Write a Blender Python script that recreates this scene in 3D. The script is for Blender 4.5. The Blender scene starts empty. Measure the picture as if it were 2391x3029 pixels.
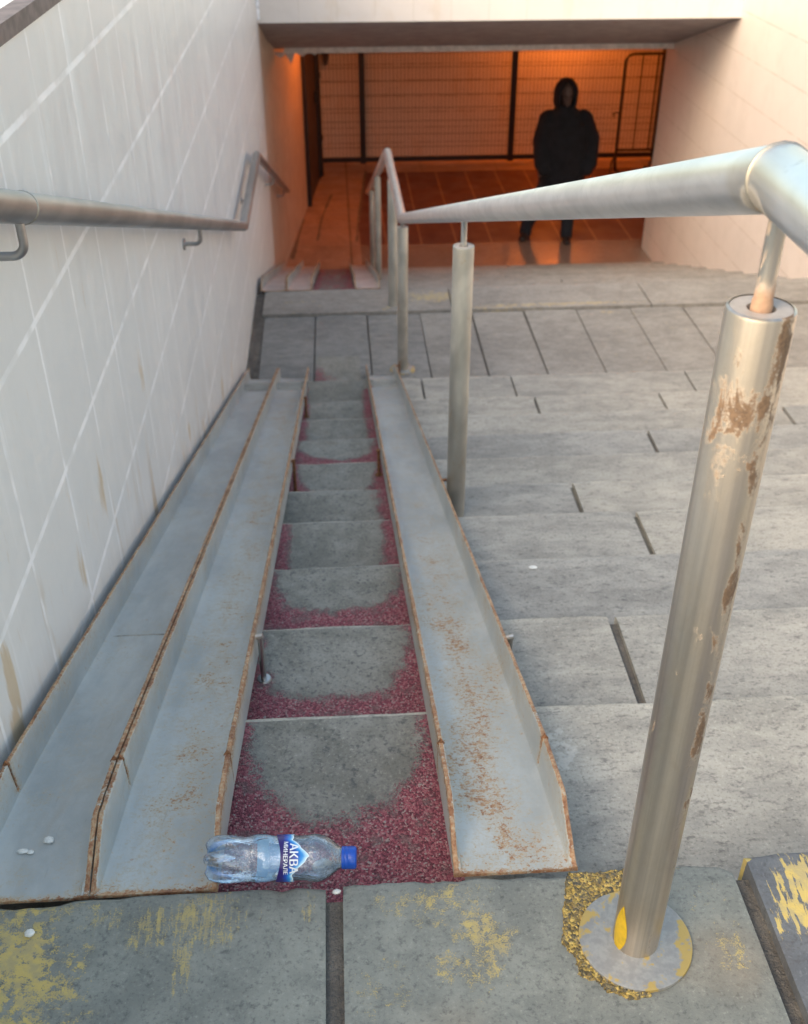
import bpy, bmesh, math, random
from mathutils import Vector, Matrix, noise as mnoise
random.seed(7)
S = bpy.context.scene
COL = S.collection
PI = math.pi
rad = math.radians

# ------------------------------------------------------------------ object helpers
def put(o, parent=None):
    COL.objects.link(o)
    if parent is not None:
        o.parent = parent
    return o

def tag(o, label=None, cat=None, group=None, kind=None):
    if label: o["label"] = label
    if cat: o["category"] = cat
    if group: o["group"] = group
    if kind: o["kind"] = kind
    return o

def empty(name, loc, label, cat, group=None, rotz=0.0):
    o = bpy.data.objects.new(name, None)
    o.empty_display_size = 0.05
    o.location = loc
    o.rotation_euler = (0, 0, rotz)
    COL.objects.link(o)
    return tag(o, label, cat, group)

def build(name, bm, mat, parent=None, smooth=None, off=None):
    """link a bmesh as one mesh object; off = world position of the parent, subtracted so the mesh is local"""
    if off is not None:
        bmesh.ops.translate(bm, vec=-Vector(off), verts=bm.verts)
    bmesh.ops.recalc_face_normals(bm, faces=bm.faces)
    me = bpy.data.meshes.new(name)
    bm.to_mesh(me); bm.free()
    if smooth is not None:
        for p in me.polygons: p.use_smooth = True
        me.set_sharp_from_angle(angle=rad(smooth))
    if mat: me.materials.append(mat)
    return put(bpy.data.objects.new(name, me), parent)

def add_box(bm, x0, x1, y0, y1, z0, z1):
    v = [bm.verts.new(p) for p in ((x0,y0,z0),(x1,y0,z0),(x1,y1,z0),(x0,y1,z0),(x0,y0,z1),(x1,y0,z1),(x1,y1,z1),(x0,y1,z1))]
    for f in ((0,3,2,1),(4,5,6,7),(0,1,5,4),(1,2,6,5),(2,3,7,6),(3,0,4,7)):
        bm.faces.new([v[i] for i in f])
    return v

def add_tube(bm, pts, r, seg=20, caps=True, closed=False):
    """tube through the points with mitred corners; r may be a list"""
    pts = [Vector(p) for p in pts]
    n = len(pts)
    rr = r if isinstance(r, (list, tuple)) else [r]*n
    rings = []
    t0 = (pts[1]-pts[0]).normalized()
    up = Vector((0,0,1)) if abs(t0.z) < .9 else Vector((0,1,0))
    u = t0.cross(up).normalized()
    for i, p in enumerate(pts):
        a = (pts[i]-pts[i-1]).normalized() if i > 0 else (pts[1]-pts[0]).normalized()
        b = (pts[i+1]-pts[i]).normalized() if i < n-1 else a
        t = (a+b).normalized()
        # carry u along the incoming direction, then slide the ring onto the mitre plane
        u = (u - a*u.dot(a)).normalized()
        w = a.cross(u)
        ring = []
        for k in range(seg):
            th = 2*PI*k/seg
            q = u*math.cos(th)*rr[i] + w*math.sin(th)*rr[i]
            q = q - a*(q.dot(t)/a.dot(t))
            ring.append(bm.verts.new(p+q))
        rings.append(ring)
    for A, B in zip(rings, rings[1:]):
        for k in range(seg):
            bm.faces.new((A[k], A[(k+1)%seg], B[(k+1)%seg], B[k]))
    if caps:
        bm.faces.new(rings[0]); bm.faces.new(rings[-1])
    return rings

def add_lathe(bm, prof, base=(0,0,0), seg=40):
    """profile [(r,z)] round the z axis"""
    base = Vector(base); rings = []
    for r, z in prof:
        if r < 1e-6:
            rings.append([bm.verts.new(base+Vector((0,0,z)))])
        else:
            rings.append([bm.verts.new(base+Vector((r*math.cos(2*PI*k/seg), r*math.sin(2*PI*k/seg), z))) for k in range(seg)])
    for A, B in zip(rings, rings[1:]):
        for k in range(seg):
            a = A[k % len(A)]; b = A[(k+1) % len(A)]; c = B[(k+1) % len(B)]; d = B[k % len(B)]
            vs = []
            for v in (a, b, c, d):
                if v not in vs: vs.append(v)
            if len(vs) > 2: bm.faces.new(vs)
    return rings

def arc_pts(c, a, b, r, th0, th1, n):
    c = Vector(c); a = Vector(a); b = Vector(b)
    return [c + a*r*math.cos(th0+(th1-th0)*i/n) + b*r*math.sin(th0+(th1-th0)*i/n) for i in range(n+1)]

# ------------------------------------------------------------------ shader helpers
class N:
    def __init__(s, g, out): s.g = g; s.o = out
    def _b(s, op, b): return s.g.math(op, s, b)
    def __add__(s, b): return s._b('ADD', b)
    __radd__ = __add__
    def __sub__(s, b): return s._b('SUBTRACT', b)
    def __rsub__(s, b): return s.g.math('SUBTRACT', b, s)
    def __mul__(s, b): return s._b('MULTIPLY', b)
    __rmul__ = __mul__
    def max(s, b): return s._b('MAXIMUM', b)
    def min(s, b): return s._b('MINIMUM', b)

class G:
    def __init__(s, name):
        s.mat = bpy.data.materials.new(name); s.mat.use_nodes = True
        s.t = s.mat.node_tree; s.t.nodes.clear()
        s.out = s.t.nodes.new('ShaderNodeOutputMaterial')
    def new(s, typ, **kw):
        n = s.t.nodes.new(typ)
        for k, v in kw.items(): setattr(n, k, v)
        return n
    def link(s, sock, v):
        if isinstance(v, N): s.t.links.new(v.o, sock)
        elif v is not None:
            if hasattr(sock, 'default_value'):
                try: sock.default_value = v
                except Exception:
                    sock.default_value = (*v, 1.0) if len(v) == 3 else v
    def math(s, op, a, b=None, clamp=False):
        n = s.new('ShaderNodeMath', operation=op, use_clamp=clamp)
        s.link(n.inputs[0], a); s.link(n.inputs[1], b)
        return N(s, n.outputs[0])
    def pos(s): return N(s, s.new('ShaderNodeNewGeometry').outputs['Position'])
    def normal(s): return N(s, s.new('ShaderNodeNewGeometry').outputs['Normal'])
    def obj(s): return N(s, s.new('ShaderNodeTexCoord').outputs['Object'])
    def vec(s, v, scale=(1,1,1), add=(0,0,0)):
        n = s.new('ShaderNodeVectorMath', operation='MULTIPLY_ADD')
        s.link(n.inputs[0], v); n.inputs[1].default_value = scale; n.inputs[2].default_value = add
        return N(s, n.outputs[0])
    def length(s, v):
        n = s.new('ShaderNodeVectorMath', operation='LENGTH'); s.link(n.inputs[0], v)
        return N(s, n.outputs['Value'])
    def sep(s, v):
        n = s.new('ShaderNodeSeparateXYZ'); s.link(n.inputs[0], v)
        return [N(s, n.outputs[i]) for i in range(3)]
    def comb(s, x, y, z):
        n = s.new('ShaderNodeCombineXYZ')
        for i, q in enumerate((x, y, z)): s.link(n.inputs[i], q)
        return N(s, n.outputs[0])
    def noise(s, v, scale=5, detail=3, rough=.55, dist=0.0):
        n = s.new('ShaderNodeTexNoise'); s.link(n.inputs['Vector'], v)
        n.inputs['Scale'].default_value = scale; n.inputs['Detail'].default_value = detail
        n.inputs['Roughness'].default_value = rough; n.inputs['Distortion'].default_value = dist
        return N(s, n.outputs['Fac'])
    def vor(s, v, scale=5, out='Distance', feature='F1', rnd=1.0):
        n = s.new('ShaderNodeTexVoronoi', feature=feature); s.link(n.inputs['Vector'], v)
        n.inputs['Scale'].default_value = scale; n.inputs['Randomness'].default_value = rnd
        return N(s, n.outputs[out])
    def ss(s, x, a, b, lo=0.0, hi=1.0):
        n = s.new('ShaderNodeMapRange', interpolation_type='SMOOTHSTEP')
        s.link(n.inputs['Value'], x)
        n.inputs['From Min'].default_value = a; n.inputs['From Max'].default_value = b
        n.inputs['To Min'].default_value = lo; n.inputs['To Max'].default_value = hi
        return N(s, n.outputs[0])
    def mix(s, f, a, b):
        n = s.new('ShaderNodeMix', data_type='RGBA')
        s.link(n.inputs[0], f); s.link(n.inputs[6], a); s.link(n.inputs[7], b)
        return N(s, n.outputs[2])
    def mulc(s, a, b, f=1.0):
        n = s.new('ShaderNodeMix', data_type='RGBA', blend_type='MULTIPLY')
        n.inputs[0].default_value = f; s.link(n.inputs[6], a); s.link(n.inputs[7], b)
        return N(s, n.outputs[2])
    def ramp(s, f, stops):
        n = s.new('ShaderNodeValToRGB'); s.link(n.inputs[0], f)
        e = n.color_ramp.elements
        while len(e) < len(stops): e.new(.5)
        for i, (p, c) in enumerate(stops):
            e[i].position = p; e[i].color = (*c, 1)
        return N(s, n.outputs[0])
    def attr(s, name):
        n = s.new('ShaderNodeAttribute', attribute_name=name); return N(s, n.outputs['Fac'])
    def bump(s, h, strength=.5, dist=.002, normal=None):
        n = s.new('ShaderNodeBump'); s.link(n.inputs['Height'], h)
        n.inputs['Strength'].default_value = strength; n.inputs['Distance'].default_value = dist
        if normal is not None: s.link(n.inputs['Normal'], normal)
        return N(s, n.outputs[0])
    def bsdf(s, **kw):
        n = s.new('ShaderNodeBsdfPrincipled')
        for k, v in kw.items():
            if v is None: continue
            s.link(n.inputs[k.replace('_', ' ')], v)
        return N(s, n.outputs[0])
    def done(s, sh):
        s.t.links.new(sh.o, s.out.inputs['Surface']); return s.mat

def c3(r, g, b): return (r, g, b, 1.0)

def simple(name, col, rough=.6, metal=0.0, var=.25, scale=40, bump=.15):
    g = G(name); p = g.obj()
    n = g.noise(p, scale, 4)
    k = g.ss(n, .3, .7, 1-var, 1+var)
    n2 = g.new('ShaderNodeVectorMath', operation='SCALE')
    n2.inputs[0].default_value = col; g.link(n2.inputs['Scale'], k)
    return g.done(g.bsdf(Base_Color=N(g, n2.outputs[0]), Roughness=rough, Metallic=metal, Normal=g.bump(n, bump, .002)))

# ------------------------------------------------------------------ granite
def granite_nodes(g, p, ca, cb, dark=(.07,.07,.07), streak=(1,1,1), amt=1.0):
    ps = g.vec(p, streak)
    big = g.noise(ps, 2.2, 4, .6, .3)
    mid = g.noise(ps, 16, 5, .65, .4)
    fine = g.noise(p, 170, 3, .7)
    spk = g.noise(g.vec(p, streak), 75, 3, .7)
    f = g.ss(big*.45 + mid*.55, .36, .64)
    col = g.mix(f, c3(*ca), c3(*cb))
    col = g.mix(g.ss(spk, .53, .70)*(.55*amt), col, c3(*dark))
    lt = tuple(min(1, v*1.65) for v in cb)
    col = g.mix(g.ss(fine, .55, .74)*(.34*amt), col, c3(*lt))
    col = g.mix(g.ss(fine, .46, .32)*(.45*amt), col, c3(*dark))
    h = fine*.6 + spk*.6 + mid*.8
    return col, h

def granite(name, ca, cb, rough=.75, streak=(1,1,1), bump=.55, extra=None, dist=.003):
    g = G(name); p = g.pos()
    col, h = granite_nodes(g, p, ca, cb, streak=streak)
    if extra: col, h = extra(g, p, col, h)
    return g.done(g.bsdf(Base_Color=col, Roughness=rough, Normal=g.bump(h, bump, dist)))

def patches(g, p, lst):
    m = None
    for (cx, cy, sx, sy, k) in lst:
        d = g.length(g.vec(p, (1/sx, 1/sy, 0), (-cx/sx, -cy/sy, 0)))
        q = g.ss(d, 1.15, .15)*k
        m = q if m is None else m.max(q)
    return m

YEL = (.50, .335, .075)
def slab_paint(g, p, col, h):
    flaky = g.noise(p, 62, 5, .68, .4); mott = g.noise(p, 24, 4, .6, .3)
    strk = g.noise(g.vec(p, (170, 26, 30)), 1.0, 3, .6)
    fine = g.noise(p, 420, 3, .7)
    m1 = patches(g, p, [(-.50,.85,.14,.12,1.5), (-.42,.80,.08,.11,1.2), (-.46,.745,.13,.07,1.4)])
    f1 = g.ss(flaky*.62 + mott*.38 + m1*.115 + (fine-.5)*.34, .575, .64)
    m2 = patches(g, p, [(-.215,.895,.085,.075,.9), (-.235,.86,.022,.11,1.0), (-.34,.905,.05,.03,.7), (-.285,.885,.05,.055,.9), (-.07,.90,.02,.05,.6),
                        (.415,.935,.05,.008,.9)])
    f2 = g.ss(strk*.6 + flaky*.4 + m2*.22 + (fine-.5)*.5, .64, .76)
    m4 = patches(g, p, [(.10,.90,.10,.045,.7), (.16,.83,.05,.085,.9), (.13,.80,.06,.04,.7), (.02,.78,.07,.06,.35), (.47,.88,.05,.04,.3), (.48,.81,.04,.05,.5), (.60,.83,.07,.05,.3), (-.43,.92,.09,.02,.8), (-.04,.86,.006,.1,.8)])
    f4 = g.ss(flaky*.6 + mott*.4 + m4*.19 + (fine-.5)*.55, .61, .70)
    m3 = patches(g, p, [(.635,.895,.085,.070,1.2), (.585,.85,.05,.06,.9), (.546,.943,.010,.008,2.0)])
    f3 = g.ss(strk*.85 + flaky*.15 + m3*.24 + (fine-.5)*.15, .635, .69)*g.ss(m3, .0, .15)
    f1 = f1*g.ss(m1, .0, .2)
    f = (f1*.9).max(f2*.7*g.ss(m2, 0, .2)).max(f4*.75*g.ss(m4, 0, .2)).max(f3)
    yc = g.mix(g.ss(g.noise(p, 60, 3), .35, .65), c3(.58,.43,.13), c3(.44,.35,.16))
    st = patches(g, p, [(.47,.79,.09,.07,.35), (.10,.72,.08,.05,.2)])
    col = g.mix(st*g.noise(p, 20, 4), col, c3(.30,.17,.07))
    return g.mix(f, col, yc), h + f*.5

def landing_extra(g, p, col, h):
    n = g.noise(p, 30, 4, .6)
    m = patches(g, p, [(.62,6.72,.30,.14,.9), (1.5,6.55,.9,.03,.9), (1.1,6.52,.5,.05,.6), (1.75,6.42,.12,.02,.7), (.30,6.55,.04,.05,.8), (-.30,6.70,.20,.05,.4)])
    col = g.mix(g.ss(n + m*.3, .62, .80)*.55, col, c3(.50,.38,.17))
    r = patches(g, p, [(.0,5.66,.12,.10,.0)])
    return col, h

SLABC = ((.170,.176,.155), (.265,.270,.232))
M_slab = granite('pavement_granite', *SLABC, extra=slab_paint, bump=.5)
M_slab_dark = granite('dark_pavement_granite', (.10,.108,.118), (.165,.172,.178), extra=slab_paint, bump=.5)
STEPC = ((.255,.248,.230), (.395,.382,.350))
def step_extra(g, p, col, h):
    # browner and bluer stones side by side, dirty bands along the treads
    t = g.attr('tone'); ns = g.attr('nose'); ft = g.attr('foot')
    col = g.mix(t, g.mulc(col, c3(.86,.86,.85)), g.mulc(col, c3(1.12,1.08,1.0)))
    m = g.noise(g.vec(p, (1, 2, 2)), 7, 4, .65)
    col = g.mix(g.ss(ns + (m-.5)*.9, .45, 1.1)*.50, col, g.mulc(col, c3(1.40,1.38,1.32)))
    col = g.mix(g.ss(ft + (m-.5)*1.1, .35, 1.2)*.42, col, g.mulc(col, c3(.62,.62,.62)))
    d = g.noise(g.vec(p, (2.0, 9, 9)), 1.0, 4, .6, .8)
    col = g.mix(g.ss(d, .50, .68)*.28, col, g.mulc(col, c3(.66,.68,.71)))
    wp = patches(g, p, [(.36,1.30,.035,.07,.9),(.42,4.85,.16,.10,.8),(1.28,4.50,.03,.05,.9),(1.20,4.50,.015,.06,.9)])
    col = g.mix(g.ss(g.noise(p, 60, 4)+wp*.25, .60,.72)*g.ss(wp, .1, .5)*.45, col, c3(.60,.58,.52))
    return col, h
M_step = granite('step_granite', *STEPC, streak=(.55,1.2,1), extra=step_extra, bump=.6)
M_land = granite('landing_granite', (.165,.162,.152), (.265,.255,.235), streak=(.8,1.6,1), extra=landing_extra)
M_landw = granite('landing_granite_warm', (.205,.192,.172), (.31,.29,.258), streak=(.8,1.4,1), extra=landing_extra)
M_mortar = granite('joint_mortar', (.085,.074,.062), (.17,.15,.125), bump=1.0, dist=.008)
M_mortar2 = granite('joint_mortar_brown', (.10,.09,.07), (.17,.15,.115), bump=1.0, dist=.006)

# ------------------------------------------------------------------ red grit on the centre treads
def mk_grit():
    g = G('red_grit'); p = g.pos()
    base, h0 = granite_nodes(g, p, (.175,.165,.135), (.29,.275,.235), amt=1.35)
    cell = g.sep(g.vor(p, 330, 'Color'))
    dist = g.vor(p, 330, 'Distance')
    red = g.ramp(cell[0], [(0, (.11,.030,.040)), (.35, (.26,.055,.078)), (.72, (.42,.115,.138)), (.90, (.50,.24,.235)), (1.0, (.42,.37,.33))])
    big = g.noise(p, 30, 3)
    red = g.mix(g.ss(big, .52, .70)*.6, red, c3(.17,.13,.12))
    w = g.attr('wear')
    n = g.noise(p, 70, 4, .65); n2 = g.noise(p, 330, 2, .6)
    k = w + (n-.5)*.50 + (n2-.5)*.75
    worn = g.ss(k, .40, .58)
    halo = g.ss(k, .62, .46)*g.ss(k, .32, .46)
    base = g.mix(halo*.6, base, c3(.33,.245,.235))
    col = g.mix(worn, red, base)
    wh = g.ss(g.vor(p, 48, 'Distance'), .045, .03)
    col = g.mix(wh*.75, col, c3(.55,.52,.5))
    inv = 1.0 - worn
    h = h0*.35 + inv*(1.0-dist)*1.6 + inv*.6
    return g.done(g.bsdf(Base_Color=col, Roughness=.72, Normal=g.bump(h, .75, .0028)))
M_grit = mk_grit()

# yellow epoxy grit patch
def mk_ygrit():
    g = G('yellow_grit'); p = g.pos()
    cell = g.sep(g.vor(p, 260, 'Color')); dist = g.vor(p, 260, 'Distance')
    col = g.ramp(cell[0], [(0, (.10,.085,.05)), (.3, (.20,.14,.05)), (.7, (.46,.31,.075)), (1, (.60,.44,.14))])
    col = g.mix(g.ss(g.noise(p, 120, 3), .5, .62)*.7, col, c3(.10,.095,.08))
    return g.done(g.bsdf(Base_Color=col, Roughness=.65, Normal=g.bump(1.0-dist, .9, .004)))
M_ygrit = mk_ygrit()

# ------------------------------------------------------------------ painted and rusty steel
RUST = [(.22, (.15,.06,.03)), (.40, (.31,.145,.075)), (.52, (.42,.25,.135)), (.64, (.47,.36,.24)), (.8, (.46,.43,.36))]
def mk_channel():
    g = G('grey_blue_paint_on_steel'); p = g.pos(); o = g.obj()
    st = g.vec(p, (1.3, .35, .6))
    big = g.noise(st, 6, 4, .6, .3)
    col = g.mix(g.ss(big, .36, .64), c3(.345,.37,.37), c3(.46,.48,.465))
    col = g.mix(g.ss(g.noise(g.vec(p, (90, 3, 20)), 1, 3), .5, .75)*.30, col, c3(.44,.45,.44))
    scr = g.ss(g.noise(g.vec(p, (230, 2.2, 60)), 1, 3, .6, .6), .64, .69)*g.ss(g.noise(p, 6, 3), .45, .6)
    col = g.mix(scr*.35, col, c3(.20,.20,.20))
    mo = g.noise(g.vec(p, (1,.6,1)), 20, 5, .7)
    col = g.mix(g.ss(mo, .42, .68)*.32, col, c3(.50,.52,.50))
    # dirty tan film
    col = g.mix(g.ss(g.noise(st, 14, 5, .65, .6), .50, .74)*.40, col, c3(.36,.32,.26))
    a = g.attr('rust')
    n = g.noise(p, 105, 5, .72, .3); n3 = g.noise(p, 300, 3, .65); bl = g.noise(g.vec(p, (1,.7,1)), 13, 4, .6, .3)
    k = n*.62 + bl*.38 + a*.30 + (n3-.5)*.42
    r = g.ss(k, .655, .74)
    wash = g.ss(k, .51, .68)*.62
    rc = g.ramp(g.noise(p, 120, 4, .7), RUST)
    rc = g.mix(g.ss(g.noise(p, 14, 3), .45, .6)*g.ss(a, .5, .8)*.6, rc, g.mulc(rc, c3(.50,.36,.32)))
    col = g.mix(wash, col, c3(.43,.36,.25))
    col = g.mix(r, col, rc)
    spots = g.ss(g.vor(p, 24, 'Distance'), .09, .05)*g.ss(g.noise(p, 9, 2), .5, .55)
    col = g.mix(spots*.8, col, rc)
    rough = g.ss(r, 0, 1, .42, .85)
    h = g.noise(p, 260, 3)*.3 + r*.5*n3 + g.noise(p, 35, 3)*.5
    return g.done(g.bsdf(Base_Color=col, Roughness=rough, Normal=g.bump(h, .4, .0015)))
M_chan = mk_channel()

def mk_steel(name, rusty=.0, rough=.30, base=(.60,.585,.56), zr=(0, 9), stretch=(1,1,.18)):
    g = G(name); p = g.obj()
    brush = g.noise(g.vec(p, (260, 260, 5)), 1, 3, .6)
    n = g.noise(g.vec(p, stretch), 26, 5, .62, .5)
    n2 = g.noise(g.vec(p, stretch), 9, 3, .6, .4)
    fine = g.noise(p, 220, 4, .7)
    film = g.ss(n*.6 + n2*.4 + rusty, .60, .72)
    spot = g.ss(n*.75 + fine*.25 + rusty*.85, .665, .72)
    col = g.mix(g.ss(n2, .35, .65), c3(*base), c3(*[v*.72 for v in base]))
    col = g.mix(film*.45, col, c3(.42,.33,.22))
    col = g.mix(spot*.8, col, g.mix(fine, c3(.20,.085,.03), c3(.46,.27,.11)))
    met = g.ss(spot*.9+film*.2, 0, 1, 1.0, .25)
    ro = g.ss(film*.4 + spot*.7 + (brush-.5)*.4, 0, 1, rough, .8)
    return g.done(g.bsdf(Base_Color=col, Metallic=met, Roughness=ro, Normal=g.bump(brush*.25+spot*fine, .25, .0008)))
def mk_post1():
    g = G('stained_stainless_post'); p = g.obj(); x, y, z = g.sep(p)
    brush = g.noise(g.vec(p, (260, 260, 4)), 1, 3, .6)
    lines = g.noise(g.vec(p, (120, 120, 1.5)), 1, 3, .6)
    n = g.noise(g.vec(p, (1, 1, .45)), 42, 5, .65, .6); n2 = g.noise(g.vec(p, (1, 1, .25)), 16, 4, .6, .5); fine = g.noise(p, 260, 4, .7)
    right = g.ss(g.math('ABSOLUTE', x-.0155), .016, .002)*g.ss(z, .05, .45)
    top = g.ss(g.math('ABSOLUTE', z-.78), .10, .02)*g.ss(x, .020, .002)
    spots = g.ss(z, .55, .1)*.35
    k = n*.5 + n2*.35 + fine*.15 + right*.125 + top*.115 + spots*.06
    st = g.ss(k, .600, .665); film = g.ss(k, .40, .72)
    col = g.mix(g.ss(lines, .35, .65), c3(.72,.645,.565), c3(.58,.52,.465))
    col = g.mix(film*.4, col, c3(.44,.36,.26))
    col = g.mix(st*.94, col, g.mix(g.ss(fine, .4, .62), c3(.075,.038,.018), c3(.155,.090,.048)))
    met = g.ss(st*.9 + film*.12, 0, 1, 1.0, .05)
    ro = g.ss(film*.22 + st*.5 + (brush-.5)*.4, 0, 1, .38, .9)
    return g.done(g.bsdf(Base_Color=col, Metallic=met, Roughness=ro, Normal=g.bump(brush*.3 + st*fine, .25, .0008)))
M_post1 = mk_post1()
M_post = mk_steel('dull_steel_post', rusty=.035, rough=.55, base=(.64,.62,.56), stretch=(1,1,.5))
def mk_rail():
    g = G('brushed_stainless_rail'); p = g.obj(); x, y, z = g.sep(p)
    br = g.noise(g.vec(p, (240, 5, 240)), 1, 3, .6)
    n = g.noise(g.vec(p, (1, .4, 1)), 24, 4, .65, .5); fine = g.noise(p, 200, 3, .7)
    d = g.length(g.vec(p, (1, .8, 1), (.012, .000, -.978)))
    soot = g.ss(d + (n-.5)*.030, .026, .018)
    halo = g.ss(d + (n-.5)*.06, .055, .024)
    scr = g.ss(g.noise(g.vec(p, (30, 160, 90)), 1, 3, .6, 1.5), .66, .70)*g.ss(g.noise(p, 12, 2), .5, .6)
    col = g.mix(g.ss(n, .35, .65), c3(.90,.885,.88), c3(.78,.77,.765))
    col = g.mix(halo*.5, col, c3(.47,.41,.33)); col = g.mix(soot*.8, col, c3(.17,.155,.14)); col = g.mix(scr*.4, col, c3(.35,.34,.33))
    ro = g.ss((br-.5)*.4 + soot*.7 + halo*.2, 0, 1, .34, .85)
    return g.done(g.bsdf(Base_Color=col, Metallic=g.ss(soot, 0, 1, 1.0, .4), Roughness=ro, Normal=g.bump(br*.3 + soot*fine, .22, .0008)))
M_rail = mk_rail()
M_rail_l = mk_steel('dull_wall_rail', rusty=-.11, rough=.42, base=(.42,.41,.41), stretch=(1,.2,1))
M_cap = simple('matte_steel_cap', (.40,.36,.335), .55, .35, .12, 60, .1)
M_stud = mk_steel('rusty_stud', rusty=.10, rough=.32, base=(.62,.60,.57))
def mk_stud1():
    g = G('stud_with_rusty_foot'); p = g.obj(); x, y, z = g.sep(p)
    n = g.noise(g.vec(p, (1, 1, .4)), 60, 4, .65, .4); fine = g.noise(p, 260, 3)
    f = g.ss(z + (n-.5)*.035, .925, .905)
    r_ = g.ss(n, .56, .66)*.6
    col = g.mix(n, c3(.66,.62,.57), c3(.45,.42,.38)); col = g.mix(f.max(r_)*.85, col, g.mix(fine, c3(.20,.09,.05), c3(.44,.26,.15)))
    return g.done(g.bsdf(Base_Color=col, Metallic=g.ss(f.max(r_), 0, 1, 1.0, .1), Roughness=g.ss(f.max(r_), 0, 1, .32, .8)))
M_stud1 = mk_stud1()
M_weld = mk_steel('weld_bead', rusty=.10, rough=.5, base=(.40,.38,.34), stretch=(1,1,1))
M_rust = simple('rusty_iron', (.20,.085,.035), .85, 0, .5, 160, .5)
M_black = simple('black_painted_iron', (.012,.011,.012), .5, 0, .3)
M_coping = simple('brown_coping_steel', (.15,.12,.115), .6, 0, .25, 30)

# flange plate with leftover yellow paint
def mk_flange():
    g = G('flange_with_yellow_paint'); p = g.obj()
    n = g.noise(p, 90, 4, .6); f0 = g.noise(p, 26, 3, .6, .4)
    col = g.mix(g.ss(n, .35, .65), c3(.27,.265,.25), c3(.34,.335,.31))
    d = g.length(g.vec(p, (1, 1, 0)))
    x, y, z = g.sep(p)
    edge = g.ss(d, .045, .070)
    col = g.mix(g.ss(f0*.6 + n*.4 + edge*.11, .585, .65)*.85, col, c3(*YEL))
    return g.done(g.bsdf(Base_Color=col, Metallic=.45, Roughness=.5, Normal=g.bump(n, .3, .001)))
M_flange = mk_flange()

# ------------------------------------------------------------------ glazed wall tiles
def mk_tile(name, base, base2, grout, tw, th, oy, oz, axis='y', gw=.006, streak=.5, stain=.5, rough=.32, groutv=1.0):
    g = G(name); p = g.pos(); x, y, z = g.sep(p)
    u = y if axis == 'y' else x
    uu = (u-oy)*(1/tw); vv = (z-oz)*(1/th)
    wob = (g.noise(p, 60, 3)-.5)*.012
    fu = g.math('PINGPONG', uu + wob, .5); fv = g.math('PINGPONG', vv + wob, .5)
    lu = g.ss(fu, gw*.8/tw, gw*.35/tw); lv = g.ss(fv, gw/th, gw*.45/th)
    worn = g.ss(g.noise(p, 9, 3), .38, .56, .25, 1.0)
    cid = g.comb(g.math('FLOOR', uu), g.math('FLOOR', vv), 0.0)
    rn = g.new('ShaderNodeTexWhiteNoise'); g.link(rn.inputs['Vector'], cid); rnd = N(g, rn.outputs['Value'])
    col = g.mix(g.noise(p, 3, 4, .6), c3(*base), c3(*base2))
    col = g.mix(rnd*.35, col, g.mulc(col, c3(.90,.91,.93)))
    # lime runs down the wall
    ru = g.comb(x*14, y*14, z*.55)
    run = g.noise(ru, 1.6, 4, .7)
    run2 = g.noise(g.comb(x*26, y*26, z*.7), 1.4, 3, .6)
    col = g.mix(g.ss(run, .55, .70)*streak*.6, col, c3(.88,.88,.88))
    col = g.mix(g.ss(run2, .64, .72)*g.ss(g.noise(p, 1.6, 2), .45, .6)*streak*.7, col, c3(.90,.90,.90))
    # brown iron stains
    sn = g.noise(g.comb(x*3, y*8, z*1.5), 1.2, 4, .65, .4)
    low = g.ss(z + y*.333, .75, .35) if axis == 'y' else 1.0
    col = g.mix(g.ss(sn, .545, .68)*low*stain*.75, col, c3(.56,.41,.24))
    if axis == 'y' and stain > .8:
        sp = None
        for (cy, cz_, sy, sz, k_) in ((2.13,-.09,.035,.10,1.0), (1.86,-.12,.03,.09,.9), (1.36,.02,.045,.12,1.1), (1.33,-.07,.05,.08,1.2), (3.45,-.68,.05,.06,1.0), (4.54,-1.06,.06,.09,1.1), (2.77,-.12,.05,.14,.6), (5.0,-1.2,.05,.08,.9)):
            d_ = g.length(g.vec(p, (0, 1/sy, 1/sz), (0, -cy/sy, -cz_/sz)))
            q_ = g.ss(d_, 1.2, .1)*k_
            sp = q_ if sp is None else sp.max(q_)
        sm = g.noise(g.comb(x, y*30, z*5), 1.5, 4, .65)
        col = g.mix(g.ss(sp*.5 + (sm-.5)*1.2, .12, .50)*.7, col, c3(.60,.43,.22))
    dirt = g.noise(p, 5, 5, .65)
    col = g.mix(g.ss(dirt, .45, .75)*.25, col, g.mulc(col, c3(.78,.77,.76)))
    col = g.mix((lv.max(lu*groutv))*worn, col, c3(*grout))
    h = g.noise(p, 14, 3)*.25 + (1.0 - lu.max(lv))*.6
    return g.done(g.bsdf(Base_Color=col, Roughness=g.ss(run*.5+dirt*.5, .4, .7, rough, rough+.25), Normal=g.bump(h, .22, .002)))
M_tile_l = mk_tile('white_wall_tile', (.73,.73,.71), (.79,.79,.77), (.985,.985,.985), .307, .327, 1.89, .110, gw=.0095, groutv=.85, streak=.7, stain=.9)
M_tile_r = mk_tile('cream_wall_tile', (.64,.56,.51), (.70,.615,.565), (.42,.34,.28), .90, .305, 1.89, -.144, gw=.004, streak=.15, stain=.2, groutv=.0)
M_tile_b = mk_tile('cream_lintel_tile', (.70,.64,.605), (.76,.70,.66), (.60,.54,.48), .30, .60, .05, .35, axis='x', gw=.004, streak=.1, stain=.25)
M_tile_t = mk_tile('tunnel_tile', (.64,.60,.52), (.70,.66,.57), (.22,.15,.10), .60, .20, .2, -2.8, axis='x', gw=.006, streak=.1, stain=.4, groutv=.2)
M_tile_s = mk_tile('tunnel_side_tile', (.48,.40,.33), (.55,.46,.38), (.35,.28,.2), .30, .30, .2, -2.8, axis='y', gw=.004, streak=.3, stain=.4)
M_conc = simple('soffit_plaster', (.31,.28,.285), .85, 0, .15, 8)
M_trim = simple('pale_trim', (.55,.51,.50), .6, 0, .15, 20)

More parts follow.
